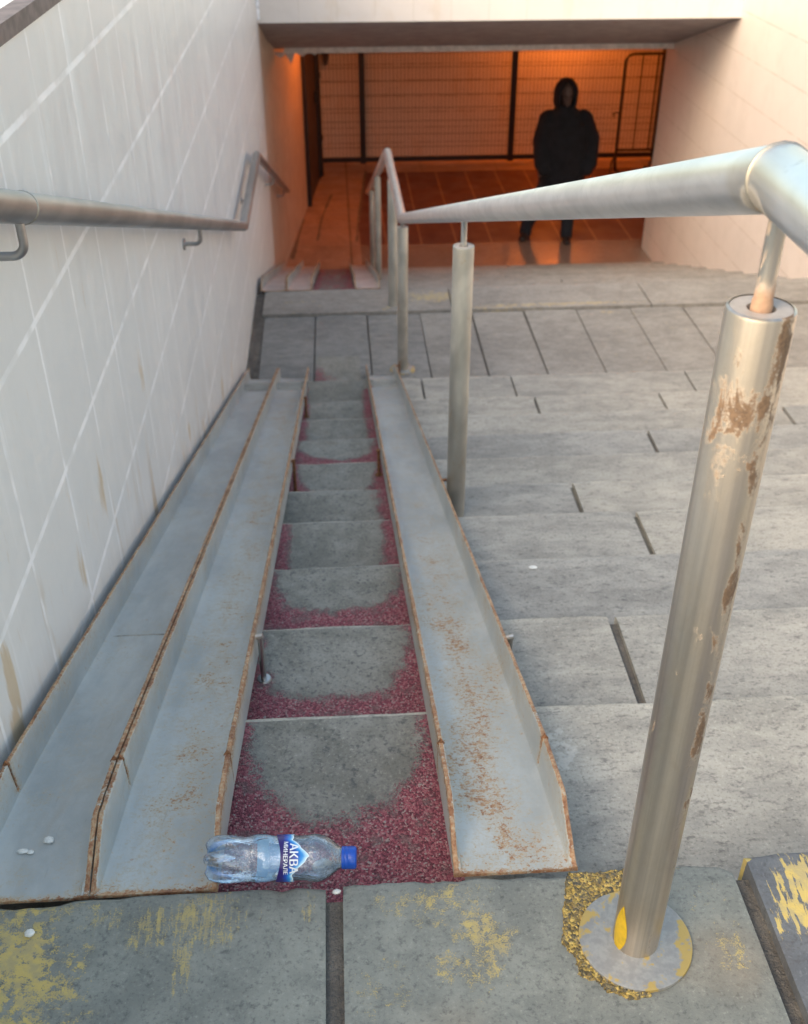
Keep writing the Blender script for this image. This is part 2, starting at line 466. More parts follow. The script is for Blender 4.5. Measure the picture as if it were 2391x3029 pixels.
# ================================================================== SETTING
RISE = .14
NOS = [.940, 1.412, 1.833, 2.244, 2.660, 3.054, 3.464, 3.889, 4.317, 4.755, 5.270]
XL, XR = -.575, 3.30
LZ = -11*RISE                 # landing level
Y2 = 6.90                     # nosing at the head of the lower flight
T2 = .418
FZ = LZ - 9*RISE              # tunnel floor
Y3 = Y2 + 8*T2

def edge_profile(y0, y1, z, depth, b=.006):
    """(y,z) outline: back bottom, back top, rounded nose, front bottom"""
    return [(y0, z-depth), (y0, z), (y1-b*1.3, z), (y1-b*.4, z-b*.35), (y1, z-b*1.3), (y1, z-depth)]

def add_slab(bm, x0, x1, y0, y1, z, depth, jit=.0022, seed=0.0, step=.045, side=.004, fy=None, tilt=0.0, vis0=None):
    """stone slab whose front edge (towards +y) is a worn nosing; fy(x) shifts the front edge"""
    lay = bm.verts.layers.float.get('nose') or bm.verts.layers.float.new('nose')
    lab = bm.verts.layers.float.get('foot') or bm.verts.layers.float.new('foot')
    lat = bm.verts.layers.float.get('tone') or bm.verts.layers.float.new('tone')
    rnd = random.Random(seed*77.7+x0*13.3)
    tone = rnd.random(); ta = (rnd.random()-.5)*.010; tb = (rnd.random()-.5)*.010
    n = max(2, int((x1-x0)/step))
    rings = []
    for i in range(n+1):
        x = x0 + (x1-x0)*i/n
        e = side if i in (0, n) else 0
        dy = mnoise.noise(Vector((x*9, seed, 1.7)))*jit*1.6 + mnoise.noise(Vector((x*40, seed, 4)))*jit
        if fy: dy += fy(x)
        b = .006+abs(dy)*.8; yf = y1+dy; zt = z+tilt*(x-x0)
        pr = [(y0, zt-depth, 0, 1), (y0, zt, 0, 1), (y0+(y1-y0)*.30, zt, 0, 1), (y0+(y1-y0)*.62, zt, 0, 0), (yf-.035, zt, 0, 0), (yf-b*1.3, zt, 1, 0), (yf-b*.4, zt-b*.35, 1, 0), (yf, zt-b*1.3, .6, 0), (yf, zt-depth, 0, 0)]
        ring = []
        for k, (yy, zz, a, ft) in enumerate(pr):
            if e and k in (1, 2, 3, 4): zz -= e*.4
            if e and k in (5, 6): yy -= e*.8; zz -= e*.5
            xx = x
            if i == 0: xx += ta*(yy-y0)/(y1-y0)+.0015*mnoise.noise(Vector((yy*60, seed, 2)))
            if i == n: xx += tb*(yy-y0)/(y1-y0)+.0015*mnoise.noise(Vector((yy*60, seed, 6)))
            v = bm.verts.new((xx, yy, zz)); v[lay] = a; v[lab] = ft; v[lat] = tone; ring.append(v)
        rings.append(ring)
    for A, B in zip(rings, rings[1:]):
        for k in range(len(A)):
            bm.faces.new((A[k], A[(k+1) % len(A)], B[(k+1) % len(A)], B[k]))
    bm.faces.new(rings[0]); bm.faces.new(rings[-1])

# top pavement: three slabs in view and more beyond the frame
bm = bmesh.new()
def worn_edge(x):   # chipped lip beside the channels
    return -.007*max(0, mnoise.noise(Vector((x*14, 3, 3)))) - (.002 if x < -.2 else 0)
for (a, b, y0) in ((XL, -.050, -.6), (-.030, .526, -.6)):
    add_slab(bm, a, b, y0, NOS[0], 0, .12, jit=.004, seed=a*3, fy=worn_edge, step=.02)
for i in range(5):
    a = .553 + i*.55; b = min(a+.53, XR)
    if i: add_slab(bm, a, b, -.6, NOS[0], 0, .12, jit=.003, seed=a*3)
pav = build('pavement', bm, M_slab, smooth=50); tag(pav, kind='structure')
bm = bmesh.new()
add_slab(bm, .545, 1.08, -.6, .948, .006, .12, jit=.003, seed=8, tilt=.01)
o = build('raised_slab', bm, M_slab_dark, pav, smooth=50); o['label'] = 'dark slab with streaks of worn yellow paint'
bm = bmesh.new(); add_box(bm, XL, XR, -.62, NOS[0]-.02, -.25, -.014)
build('joint_filling', bm, M_mortar, pav)

# ground around the stairwell
bm = bmesh.new()
for (x0, x1, y0, y1) in ((-60, XL-.30, -60, 80), (XL-.30, XR+.30, -60, -.6), (XR+.30, 60, -60, 80), (XL-.30, XR+.30, 9.45, 80)):
    v = [bm.verts.new(q) for q in ((x0,y0,-.03),(x1,y0,-.03),(x1,y1,-.03),(x0,y1,-.03))]
    bm.faces.new(v)
M_ground = granite('street_paving', (.20,.19,.18), (.27,.255,.24))
o = build('ground', bm, M_ground); tag(o, kind='structure')

# landing
bm = bmesh.new(); bmw = bmesh.new()
JX = [-.500, -.172, .170, .513, .850, 1.200, 1.545, 1.905, 2.26, 2.62, 2.97, XR]
for i, (a, b) in enumerate(zip(JX, JX[1:])):
    g_ = .006 if i > 4 else .011
    tgt = bm if i < 3 else bmw
    add_slab(tgt, a+g_/2, b-g_/2, NOS[10]-.05, 6.478 + (.012 if i % 2 else 0), LZ, .1, jit=.003, seed=i*1.3)
JS = [-.52, .735, 2.06, XR]
for i, (a, b) in enumerate(zip(JS, JS[1:])):
    add_slab(bmw, a+.006, b-.006, 6.497, Y2, LZ+.012, .14, jit=.006, seed=i*2.3)
land = build('landing', bm, M_land, smooth=50); tag(land, kind='structure')
o = build('landing_paving', bmw, M_landw, land, smooth=50)
bm = bmesh.new(); add_box(bm, XL, XR, NOS[10]-.06, Y2-.03, LZ-.3, LZ-.016)
build('joint_filling', bm, M_mortar, land)

# rubble-filled gutter along the left wall on the landing
bm = bmesh.new()
gx = 6; gy = 60
grid = []
for j in range(gy+1):
    row = []
    for i in range(gx+1):
        x = XL + .002 + (.075)*i/gx; y = 5.55 + 1.34*j/gy
        z = LZ - .010 + .012*mnoise.noise(Vector((x*50, y*30, 0))) + .006*mnoise.noise(Vector((x*150, y*100, 3)))
        row.append(bm.verts.new((x, y, z)))
    grid.append(row)
for j in range(gy):
    for i in range(gx):
        bm.faces.new((grid[j][i], grid[j][i+1], grid[j+1][i+1], grid[j+1][i]))
build('gutter_rubble', bm, M_mortar, land, smooth=60)

def grit_sheet(name, parent, x0, x1, y0, y1, z, wearf, nx=46, ny=50, off=None, seed=0):
    bm = bmesh.new(); lay = bm.verts.layers.float.new('wear')
    g_ = []
    for j in range(ny+1):
        row = []
        for i in range(nx+1):
            u = i/nx; v = j/ny
            x = x0+(x1-x0)*u; y = y0+(y1-y0)*v
            w = wearf(2*u-1, 1-v)         # u -1..1 across, v distance back from the nosing 0..1
            w += .16*mnoise.noise(Vector((x*18, y*18, seed))) + .10*mnoise.noise(Vector((x*55, y*55, seed)))
            rg = max(0, min(1, (.6-w)*3))
            zz = z + .0012 + rg*(.0022 + .0015*mnoise.noise(Vector((x*160, y*160, seed))))
            if i in (0, nx) or j in (0, ny): zz = z + .0004
            vv = bm.verts.new((x, y, zz)); vv[lay] = w; row.append(vv)
        g_.append(row)
    for j in range(ny):
        for i in range(nx):
            bm.faces.new((g_[j][i], g_[j][i+1], g_[j+1][i+1], g_[j+1][i]))
    return build(name, bm, M_grit, parent, smooth=60, off=off)

def ell(u, v, a, b, cu=0.0, p=2.4):
    d = (abs((u-cu)/a)**p + abs(v/b)**p)**(1/p)
    return max(0.0, min(1.0, .5 + (1-d)*1.6))
WEAR = [None,
    lambda u, v: ell(u, v, .80, .49, -.01, 2.2),
    lambda u, v: ell(u, v, .82, .53, -.04, 3.0),
    lambda u, v: ell(u, v, .84, .43, .0, 2.6),
    lambda u, v: ell(u, v, .71, 1.0, .0, 3.0),
    lambda u, v: ell(u, v, .95, .75, -.22, 5),
    lambda u, v: ell(u, v, .76, .62, .0, 2.6),
    lambda u, v: ell(u, v, .82, .39, .0, 2.4),
    lambda u, v: ell(u, v, .70, 1.2, -.02, 4),
    lambda u, v: ell(u, v, .70, 1.3, -.04, 5),
    lambda u, v: max(ell(u, v, .78, 1.5, -.06, 5), ell(u, v, 1.2, .25, 0)) ]

JOINTS = {1: [1.45, 2.7], 2: [.585, 1.9, 3.0], 3: [1.75], 4: [.877, 2.1], 5: [.772, 1.7, 2.6], 6: [1.95, 2.9], 7: [1.28, 2.35],
          8: [2.057, 2.8], 9: [.96, 1.6, 2.5], 10: [.43, .925, 1.9, 2.7]}
stairs = empty('staircase', (0, NOS[0], 0), 'grey granite stairs from the top pavement to the landing, with a red grit strip', 'staircase')
for k in range(1, 11):
    bm = bmesh.new(); z = -k*RISE
    xs = [XL] + JOINTS[k] + [XR]
    for i, (a, b) in enumerate(zip(xs, xs[1:])):
        gl = .008 if k in (2, 4, 5, 7) else .006
        add_slab(bm, a+(gl if i else 0), b-(gl if i < len(xs)-2 else 0), NOS[k-1]-.055, NOS[k], z, .125, jit=.0028, seed=k*1.7+i)
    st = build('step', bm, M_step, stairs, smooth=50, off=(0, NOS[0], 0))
    bm = bmesh.new(); add_box(bm, XL, XR, NOS[k-1]-.05, NOS[k]-.02, z-.3, z-.014)
    build('joint_filling', bm, M_mortar2 if k in (4, 5) else M_mortar, st, off=(0, NOS[0], 0))
    hi = k < 4
    grit_sheet('grit_coating', st, -.232, .160, NOS[k-1]-.02, NOS[k]-.011, z, WEAR[k], nx=70 if hi else 30, ny=80 if hi else 26, off=(0, NOS[0], 0), seed=k*3.1)
grit_sheet('grit_coating', land, -.165, .10, NOS[10]+.005, 5.86, LZ,
           lambda u, v: .25+.6*abs((1-v)*1.25 + .35*u) if (1-v)+.35*u > .0 else .25, nx=30, ny=30, seed=3)

stairs2 = empty('staircase', (0, Y2, LZ), 'worn stone stairs beyond the landing leading down into the underpass', 'staircase')
for k in range(1, 9):
    z = LZ - k*RISE; y0 = Y2+(k-1)*T2; y1 = Y2+k*T2
    bm = bmesh.new()
    add_slab(bm, XL, 1.1+.3*(k % 3), y0-.055, y1, z, .125, jit=.004, seed=40+k)
    add_slab(bm, 1.108+.3*(k % 3), XR, y0-.055, y1, z, .125, jit=.004, seed=60+k)
    st = build('step', bm, M_landw, stairs2, smooth=50, off=(0, Y2, LZ))
    grit_sheet('grit_coating', st, -.20, .10, y0+.002, y1-.012, z, lambda u, v: ell(u, v, .9, .5) * .5, nx=16, ny=14, off=(0, Y2, LZ), seed=k)

# ------------------------------------------------------------------ tunnel floor
def mk_floor(name, ca, cb, tw, td, rough, grout, spec=.5, gw=.012, pv=.22):
    g = G(name); p = g.pos(); x, y, z = g.sep(p)
    col, h = granite_nodes(g, p, ca, cb)
    fu = g.math('PINGPONG', (x-.13)*(1/tw), .5); fv = g.math('PINGPONG', (y-.1)*(1/td), .5)
    l = g.ss(fu, gw/tw, gw*.5/tw).max(g.ss(fv, gw/td, gw*.5/td)*.6)
    col = g.mix(l, col, c3(*grout))
    r = g.ss(g.noise(p, 4, 4), .35, .7, rough, rough+pv)
    b = g.bsdf(Base_Color=col, Roughness=r, Normal=g.bump(h, .12, .001))
    b.o.node.inputs['Specular IOR Level'].default_value = spec
    return g.done(b)
M_fl_dark = mk_floor('dark_floor_tile', (.075,.034,.03), (.115,.052,.043), .39, 1.40, .45, (.24,.15,.10), spec=.3)
M_fl_pol = mk_floor('polished_floor_band', (.19,.14,.11), (.24,.18,.145), 1.2, 3.0, .12, (.2,.15,.1), spec=1.2, gw=.006, pv=.03)
M_fl_old = mk_floor('old_floor_slab', (.22,.15,.11), (.33,.23,.17), 5.0, .62, .38, (.10,.07,.05), gw=.014)
M_fl_edge = mk_floor('floor_edge_band', (.26,.18,.13), (.34,.24,.18), 1.0, 3.0, .4, (.2,.15,.1))
bm = bmesh.new(); add_box(bm, -.2, 12, Y3-.35, 15.2, FZ-.2, FZ)
fl = build('tunnel_floor', bm, M_fl_dark); tag(fl, kind='structure')
def sheet(name, pts, z, m, parent):
    bm = bmesh.new(); bm.faces.new([bm.verts.new((x, y, z)) for x, y in pts]); return build(name, bm, m, parent)
sheet('polished_band', [(.23, Y3-.2), (12, Y3-.2), (12, 11.27), (.23, 11.27)], FZ+.004, M_fl_pol, fl)
sheet('edge_band', [(.40, 14.02), (12, 14.02), (12, 15.1), (.40, 15.1)], FZ+.004, M_fl_edge, fl)
sheet('old_slabs', [(-.60, Y3-.2), (.235, Y3-.2), (.235, 11.9), (.395, 14.1), (.395, 15.1), (-.60, 15.1)], FZ+.005, M_fl_old, fl)
# cracked gaps between the old slabs
bm = bmesh.new()
random.seed(11)
def crack(pts, w, z):
    for (p, q) in zip(pts, pts[1:]):
        n = 8
        pl = []
        for i in range(n+1):
            t = i/n
            c = Vector((p[0]+(q[0]-p[0])*t, p[1]+(q[1]-p[1])*t, z))
            ww = w*(.45+.9*random.random())
            pl.append((bm.verts.new(c+Vector((-ww, 0, 0))), bm.verts.new(c+Vector((ww, 0, 0)))))
        for A, B in zip(pl, pl[1:]): bm.faces.new((A[0], A[1], B[1], B[0]))
crack([(-.235, 11.45), (-.19, 12.2), (-.07, 13.1)], .014, FZ+.009)
crack([(.20, 11.4), (.235, 12.1), (.385, 14.1)], .016, FZ+.009)
crack([(-.50, 10.9), (-.40, 12.2)], .016, FZ+.009)
build('slab_gap', bm, M_mortar, fl)

# ------------------------------------------------------------------ walls
WTOP = .925
def wall_x(name, x, y0, y1, z0, z1, thick, mat, label, cat, side):
    bm = bmesh.new()
    if side < 0: add_box(bm, x-thick, x, y0, y1, z0, z1)
    else: add_box(bm, x, x+thick, y0, y1, z0, z1)
    o = build(name, bm, mat); tag(o, label, cat); return o
wl = wall_x('retaining_wall', XL, -1.2, 9.14, -3.2, WTOP, .30, M_tile_l, 'white tiled retaining wall along the bicycle channels, on the left of the stairs', 'wall', -1)
wr = wall_x('retaining_wall', XR, -1.2, 9.14, -3.2, WTOP, .30, M_tile_r, 'cream tiled retaining wall on the right side of the stairs, steps sawtoothed against its foot', 'wall', 1)
# soffit-level parts of the side walls under the portal
bm = bmesh.new(); add_box(bm, XR, XR+.30, 9.14, 11.05, -3.2, -.03)
build('wall_end', bm, M_tile_r, wr)
bm = bmesh.new()
vs = [(XL, 9.14), (XL, 10.2), (-.545, 10.9), (-.355, 12.66), (-.235, 13.95), (-.20, 15.2), (-.9, 15.2), (-.9, 9.14)]
lo = [bm.verts.new((x, y, -3.2)) for x, y in vs]; hi = [bm.verts.new((x, y, -.04)) for x, y in vs]
for i in range(len(vs)):
    j = (i+1) % len(vs); bm.faces.new((lo[i], lo[j], hi[j], hi[i]))
bm.faces.new(lo); bm.faces.new(hi)
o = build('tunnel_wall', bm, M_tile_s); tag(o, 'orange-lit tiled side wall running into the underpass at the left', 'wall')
bm = bmesh.new()
add_box(bm, XL-.036, XL+.006, -1.2, 9.1, WTOP, WTOP+.006)
add_box(bm, XL+.0005, XL+.006, -1.2, 9.1, WTOP-.026, WTOP)
build('coping', bm, M_coping, wl)
bm = bmesh.new(); add_box(bm, XR-.006, XR+.082, -1.2, 9.1, WTOP, WTOP+.006); build('coping', bm, M_coping, wr)
# bright aluminium corner bead where the left wall meets the portal
bm = bmesh.new(); add_box(bm, XL+.001, XL+.022, 9.076, 9.097, -.17, WTOP)
build('corner_bead', bm, simple('white_bead', (.85,.86,.9), .4), wl)

# portal: lintel face, sloping soffit, pale strip along its lower edge
YP, ZP, YS, ZS = 9.10, -.197, 10.86, -.70
bm = bmesh.new()
pr = [(YP, WTOP), (YP, ZP), (YS, ZS), (YS+.02, -.03), (YP+.28, -.03), (YP+.28, WTOP)]
A = [bm.verts.new((XL+.001, y, z)) for y, z in pr]; B = [bm.verts.new((XR-.001, y, z)) for y, z in pr]
for i in range(len(pr)):
    j = (i+1) % len(pr); f = bm.faces.new((A[i], A[j], B[j], B[i]))
bm.faces.new(A); bm.faces.new(B)
por = build('portal_wall', bm, M_tile_b)
por.data.materials.append(M_conc)
for p in por.data.polygons:
    c = p.center
    if p.normal.z < -.5 and c.y > YP+.3 and c.y < YS: p.material_index = 1
tag(por, 'cream lintel wall over the underpass opening with its grey sloping soffit', 'wall')
bm = bmesh.new(); add_box(bm, XL+.12, XR+.10, YS-.045, YS+.012, ZS-.038, ZS+.012)
build('edge_strip', bm, M_trim, por)
# torn plaster hanging from the soffit at the left corner
bm = bmesh.new()
for (x, w, h) in ((-.50,.14,.05),(-.40,.10,.11),(-.29,.12,.04),(-.17,.09,.03)):
    a = [bm.verts.new((x-w/2, YS-.04, ZS-.03)), bm.verts.new((x+w/2, YS-.04, ZS-.03)), bm.verts.new((x+.01, YS-.03, ZS-.03-h))]
    b = [bm.verts.new(v.co+Vector((0, .02, 0))) for v in a]
    bm.faces.new(a); bm.faces.new(b[::-1])
    for i in range(3): bm.faces.new((a[i], b[i], b[(i+1) % 3], a[(i+1) % 3]))
build('torn_plaster', bm, simple('loose_plaster', (.42,.40,.40), .9), por)

# far wall of the tunnel, ceiling, closing walls
bm = bmesh.new(); add_box(bm, -.55, 12, 14.72, 15.0, -3.2, -.04)
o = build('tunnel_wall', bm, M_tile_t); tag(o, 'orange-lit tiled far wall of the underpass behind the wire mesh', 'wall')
bm = bmesh.new(); add_box(bm, -.9, 12, YS+.03, 15.0, -.44, -.05)
o = build('tunnel_ceiling', bm, M_conc); tag(o, kind='structure')
bm = bmesh.new(); add_box(bm, 12, 12.3, 10.5, 15.0, -3.2, -.04); add_box(bm, XR+.301, 12.0, 10.75, 11.0, -3.2, -.04)
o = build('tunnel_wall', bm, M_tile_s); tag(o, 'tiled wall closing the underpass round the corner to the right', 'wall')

# dark metal door and pipe on the left tunnel wall
dd = Vector((-.235+.355, 13.95-12.66, 0)).normalized(); nn = Vector((dd.y, -dd.x, 0))
def onwall(s, out, z):
    p = Vector((-.355, 12.66, 0)) + dd*s + nn*out; return (p.x, p.y, z)
def wall_box(bm, s0, s1, o0, o1, z0, z1):
    v = [bm.verts.new(onwall(s, o_, z)) for z in (z0, z1) for (s, o_) in ((s0, o0), (s1, o0), (s1, o1), (s0, o1))]
    for f in ((0,3,2,1),(4,5,6,7),(0,1,5,4),(1,2,6,5),(2,3,7,6),(3,0,4,7)): bm.faces.new([v[i] for i in f])
base = onwall(.6, 0, FZ)
door = empty('metal_door', base, 'dark brown metal door set in the left wall of the underpass', 'door')
M_door = simple('dark_door_paint', (.035,.018,.016), .55)
bm = bmesh.new(); wall_box(bm, .03, 1.12, .001, .03, FZ+.01, -.6); build('door_leaf', bm, M_door, door, off=base)
bm = bmesh.new(); wall_box(bm, 0, .028, .001, .05, FZ+.01, -.56); wall_box(bm, 1.122, 1.15, .001, .05, FZ+.01, -.56); build('door_frame', bm, M_black, door, off=base)
bm = bmesh.new(); wall_box(bm, .95, 1.0, .03, .09, FZ+.98, FZ+1.12); build('handle', bm, M_black, door, off=base)
bm = bmesh.new(); q = onwall(1.22, .05, 0)
add_tube(bm, [(q[0], q[1], FZ+.02), (q[0], q[1], -.45)], .030, 16)
for zc in (-1.55, -2.3): add_lathe(bm, [(.030, zc-.03), (.04, zc-.03), (.04, zc+.03), (.030, zc+.03)], (q[0], q[1], 0), 16)
o = build('drain_pipe', bm, M_black, smooth=40); tag(o, 'black vertical pipe beside the dark door in the underpass', 'pipe')
bm = bmesh.new()
add_box(bm, -.16, .04, 14.45, 14.71, -1.55, -.9)
bmesh.ops.bevel(bm, geom=bm.edges[:], offset=.02, segments=2, affect='EDGES')
for v in bm.verts:
    if v.co.z < -1.45: v.co.x = -.12 + (v.co.x+.16)*.3
o = build('cable_box', bm, simple('dark_box_paint', (.05,.04,.035), .6), smooth=40)
tag(o, 'dark tapered metal box high on the far tunnel wall at its left end', 'electric box')

# ================================================================== BICYCLE CHANNELS
FT, WT = .0085, .006
def channel_mesh(x0, x1, ys, webz, fh, rustf, seed):
    """U section swept along y. webz(y): top of web; fh(y): flange height above the web top"""
    bm = bmesh.new(); lay = bm.verts.layers.float.new('rust')
    rings = []
    for y in ys:
        w = webz(y); h = fh(y)
        j = lambda a: .0009*mnoise.noise(Vector((y*35, a+seed, 0))) + .0006*mnoise.noise(Vector((y*120, a, seed)))
        F = .010
        hh = max(h, .0015)
        rf = min(F, hh*.8)
        pts = [(x0, -WT, 0), (x0+j(1), hh*.5, .15), (x0+.0008+j(1), hh-.001, .9), (x0+.002+j(2), hh+j(3), 1), (x0+FT-.002+j(4), hh+j(3), 1), (x0+FT+j(5)-.0004, hh-.0015, .30),
               (x0+FT+.001, max(rf, hh*.55), .12), (x0+FT+.0018, rf, .05), (x0+FT+.0045, rf*.35, .05), (x0+FT+.011, 0, 0),
               (x0*.75+x1*.25, -.0004+j(7), 0), ((x0+x1)/2, -.0006+j(9), 0), (x0*.25+x1*.75, -.0004+j(8), 0),
               (x1-FT-.011, 0, 0), (x1-FT-.0045, rf*.35, .05), (x1-FT-.0018, rf, .05), (x1-FT-.001, max(rf, hh*.55), .12),
               (x1-FT+j(11)+.0004, hh-.0015, .30), (x1-FT+.002+j(12), hh+j(13), 1), (x1-.002+j(14), hh+j(13), 1), (x1-.0008+j(15), hh-.001, .9), (x1+j(15), hh*.5, .15), (x1, -WT, 0)]
        ring = []
        for (x, dz, r) in pts:
            v = bm.verts.new((x, y, w+dz)); v[lay] = max(r, rustf(x, y, dz)); ring.append(v)
        rings.append(ring)
    n = len(rings[0])
    for A, B in zip(rings, rings[1:]):
        for k in range(n): bm.faces.new((A[k], A[(k+1) % n], B[(k+1) % n], B[k]))
    bm.faces.new(rings[0]); bm.faces.new(rings[-1])
    return bm

def seq(a, b, s):
    n = max(2, int(round((b-a)/s))); return [a+(b-a)*i/n for i in range(n+1)]

SL = .3353
def make_channel(x0, x1, y0, z0, yend, label, seed, mid=None, taper=True):
    off = (x0/2+x1/2, y0, z0)
    root = empty('bicycle_channel', off, label, 'ramp', 'steel channels for wheels along the stairs')
    yk = y0+.25
    wn = lambda y: z0 - .004 - (y-y0)*.256
    wm = lambda y: wn(yk) - (y-yk)*SL
    def fn(y):
        t = (y-y0)/.11
        return .070*min(1, max(.05, t)) if taper else .07
    def rn(x, y, dz):
        r = .95-(y-y0)*60
        r = max(r, .75-abs(yk-y)*45 if dz > .004 else -1)
        if mid: r = max(r, mid(x, y))
        if abs(x-x0) < .03 or abs(x-x1) < .03: r = max(r, .55-(y-y0)*9)
        return max(0, r)
    def rm(x, y, dz):
        r = .8-abs(yk-y)*45 if dz > .004 else 0
        if mid: r = max(r, mid(x, y))
        return max(0, r, .7-(yend-y)*30)
    ys = seq(y0, y0+.03, .004)[:-1] + seq(y0+.03, yk-.02, .012) + [yk-.010, yk-.0045, yk-.002, yk+.001, yk+.0035, yk+.010] + seq(yk+.02, yk+1.6, .02)[:-1] + seq(yk+1.6, yend, .05)
    web = lambda y: wn(y) if y < yk else wm(y)
    fl = lambda y: .010 if abs(y-(yk-.0005)) < .002 else (fn(y) if y < yk else .070)
    rr_ = lambda x, y, dz: rn(x, y, dz) if y < yk else rm(x, y, dz)
    bm = channel_mesh(x0, x1, ys, web, fl, rr_, seed)
    build('channel_beam', bm, M_chan, root, smooth=35, off=off)
    # rusty weld blobs at the cut
    for xx in (x0+FT*.5, x1-FT*.5):
        bm = bmesh.new()
        add_tube(bm, [(xx-.004, yk-.003, wm(yk)+.066), (xx, yk-.002, wm(yk)+.071), (xx+.004, yk-.002, wm(yk)+.066)], [.003,.0045,.003], 8)
        build('weld', bm, M_rust, root, smooth=60, off=off)
    return root, wm, off

def mid3(x, y):
    c = .215 + .02*math.sin(y*9)
    return max(0, .66 - abs(x-c)*7.0)*(1 if y < 1.75 else max(.35, 1-(y-1.75)*.6))
def mid2(x, y):
    return max(0, .40-abs(x+.28)*4.0)
ch1, wm1, of1 = make_channel(-.552, -.3765, .943, 0, 5.60, 'grey-blue steel channel against the white wall, leftmost on the upper stairs', 1)
ch2, wm2, of2 = make_channel(-.3755, -.200, .944, 0, 5.60, 'rust-edged steel channel left of the red strip, bottle lying on its near end', 2, mid2)
ch3, wm3, of3 = make_channel(.130, .306, .947, 0, 5.62, 'steel channel with a rust-speckled bed between the red strip and the open steps', 3, mid3)
ZL2 = LZ+.012
ch4, wm4, of4 = make_channel(-.545, -.371, Y2+.012, ZL2, 10.3, 'leftmost small channel on the lower stairs, against the wall beyond the landing', 4)
ch5, wm5, of5 = make_channel(-.369, -.195, Y2+.012, ZL2, 10.3, 'middle channel on the lower stairs, left of the purple-red strip', 5)
ch6, wm6, of6 = make_channel(.098, .272, Y2+.012, ZL2, 10.3, 'right channel on the lower stairs, beside the lower handrail posts', 6)

# vertical support rods and brackets, parts of the channels they carry
def rod(root, off, x, y, ztop, zbot, name='support_rod', r=.006, mat=None):
    bm = bmesh.new(); add_tube(bm, [(x, y, zbot), (x, y, ztop)], r, 10)
    add_lathe(bm, [(.0, zbot+.004), (.014, zbot+.003), (.016, zbot)], (x, y, 0), 12)
    add_tube(bm, [(x-.008, y, ztop), (x+.006, y, ztop+.003)], .006, 8)
    return build(name, bm, mat or M_rust, root, smooth=40, off=off)
rod(ch2, of2, -.189, 1.665, wm2(1.665)+.062, -.28+.002, mat=M_stud)
rod(ch2, of2, -.189, 3.26, wm2(3.26)+.055, -.84+.002)
rod(ch2, of2, -.189, 4.60, wm2(4.60)+.055, -1.26+.002)
rod(ch3, of3, .119, 3.36, wm3(3.36)+.060, -.84+.002)
rod(ch3, of3, .314, 1.60, wm3(1.60)+.066, -.28+.002, mat=M_stud)
for (yy, px) in ((2.905, .333), (5.60, .333)):
    bm = bmesh.new(); zz = wm3(yy)+.058
    add_tube(bm, [(.304, yy, zz), (px-.004, yy, zz)], .005, 8)
    build('bracket', bm, M_rust, ch3, smooth=40, off=of3)
    bm = bmesh.new(); add_tube(bm, [(px-.006, yy-.004, zz+.03), (px-.006, yy-.004, zz-.10)], .0045, 8)
    build('bracket', bm, M_rust, ch3, smooth=40, off=of3)

# ================================================================== RIGHT HANDRAIL
RX = .357
rb = (RX, .825, 0)
rail = empty('handrail', rb, 'shiny stainless steel handrail on round posts standing beside the channels', 'handrail')
R = .0275
bm = bmesh.new()
CN = (.357, .838, .997); CL = (.353, 5.775, -.672); CE = (.337, 7.05, -.655); CB = (.312, 10.55, -1.985)
add_tube(bm, [(.352, -.5, 1.0), CN, CL, CE, CB], R, 40)
build('rail', bm, M_rail, rail, smooth=35, off=rb)
bm = bmesh.new()
def bead(c, d, R_, w=.003):
    c = Vector(c); d = Vector(d).normalized()
    u = d.orthogonal().normalized(); v = d.cross(u)
    pts = [c+(u*math.cos(t)+v*math.sin(t))*(R_-.0006) for t in [2*PI*i/40 for i in range(41)]]
    add_tube(bm, pts, [w*(.55+.35*abs(mnoise.noise(Vector((i*.9, c.y, 0))))) for i in range(41)], 8, caps=False)
d_in = (Vector(CL)-Vector(CN)).normalized(); d_out = Vector((0, -1, 0))
bead(CN, (d_in - d_out), R*1.02, .0028)
build('weld', bm, M_weld, rail, smooth=60, off=rb)
for P, a, b in ((CL, (0, 5, -1.68), (0, 1, 0)), (CE, (0, 1, 0), (0, 3.5, -1.33))):
    bm = bmesh.new(); bead(P, Vector(a).normalized()+Vector(b).normalized(), R, .002)
    build('weld', bm, M_weld, rail, smooth=60, off=rb)

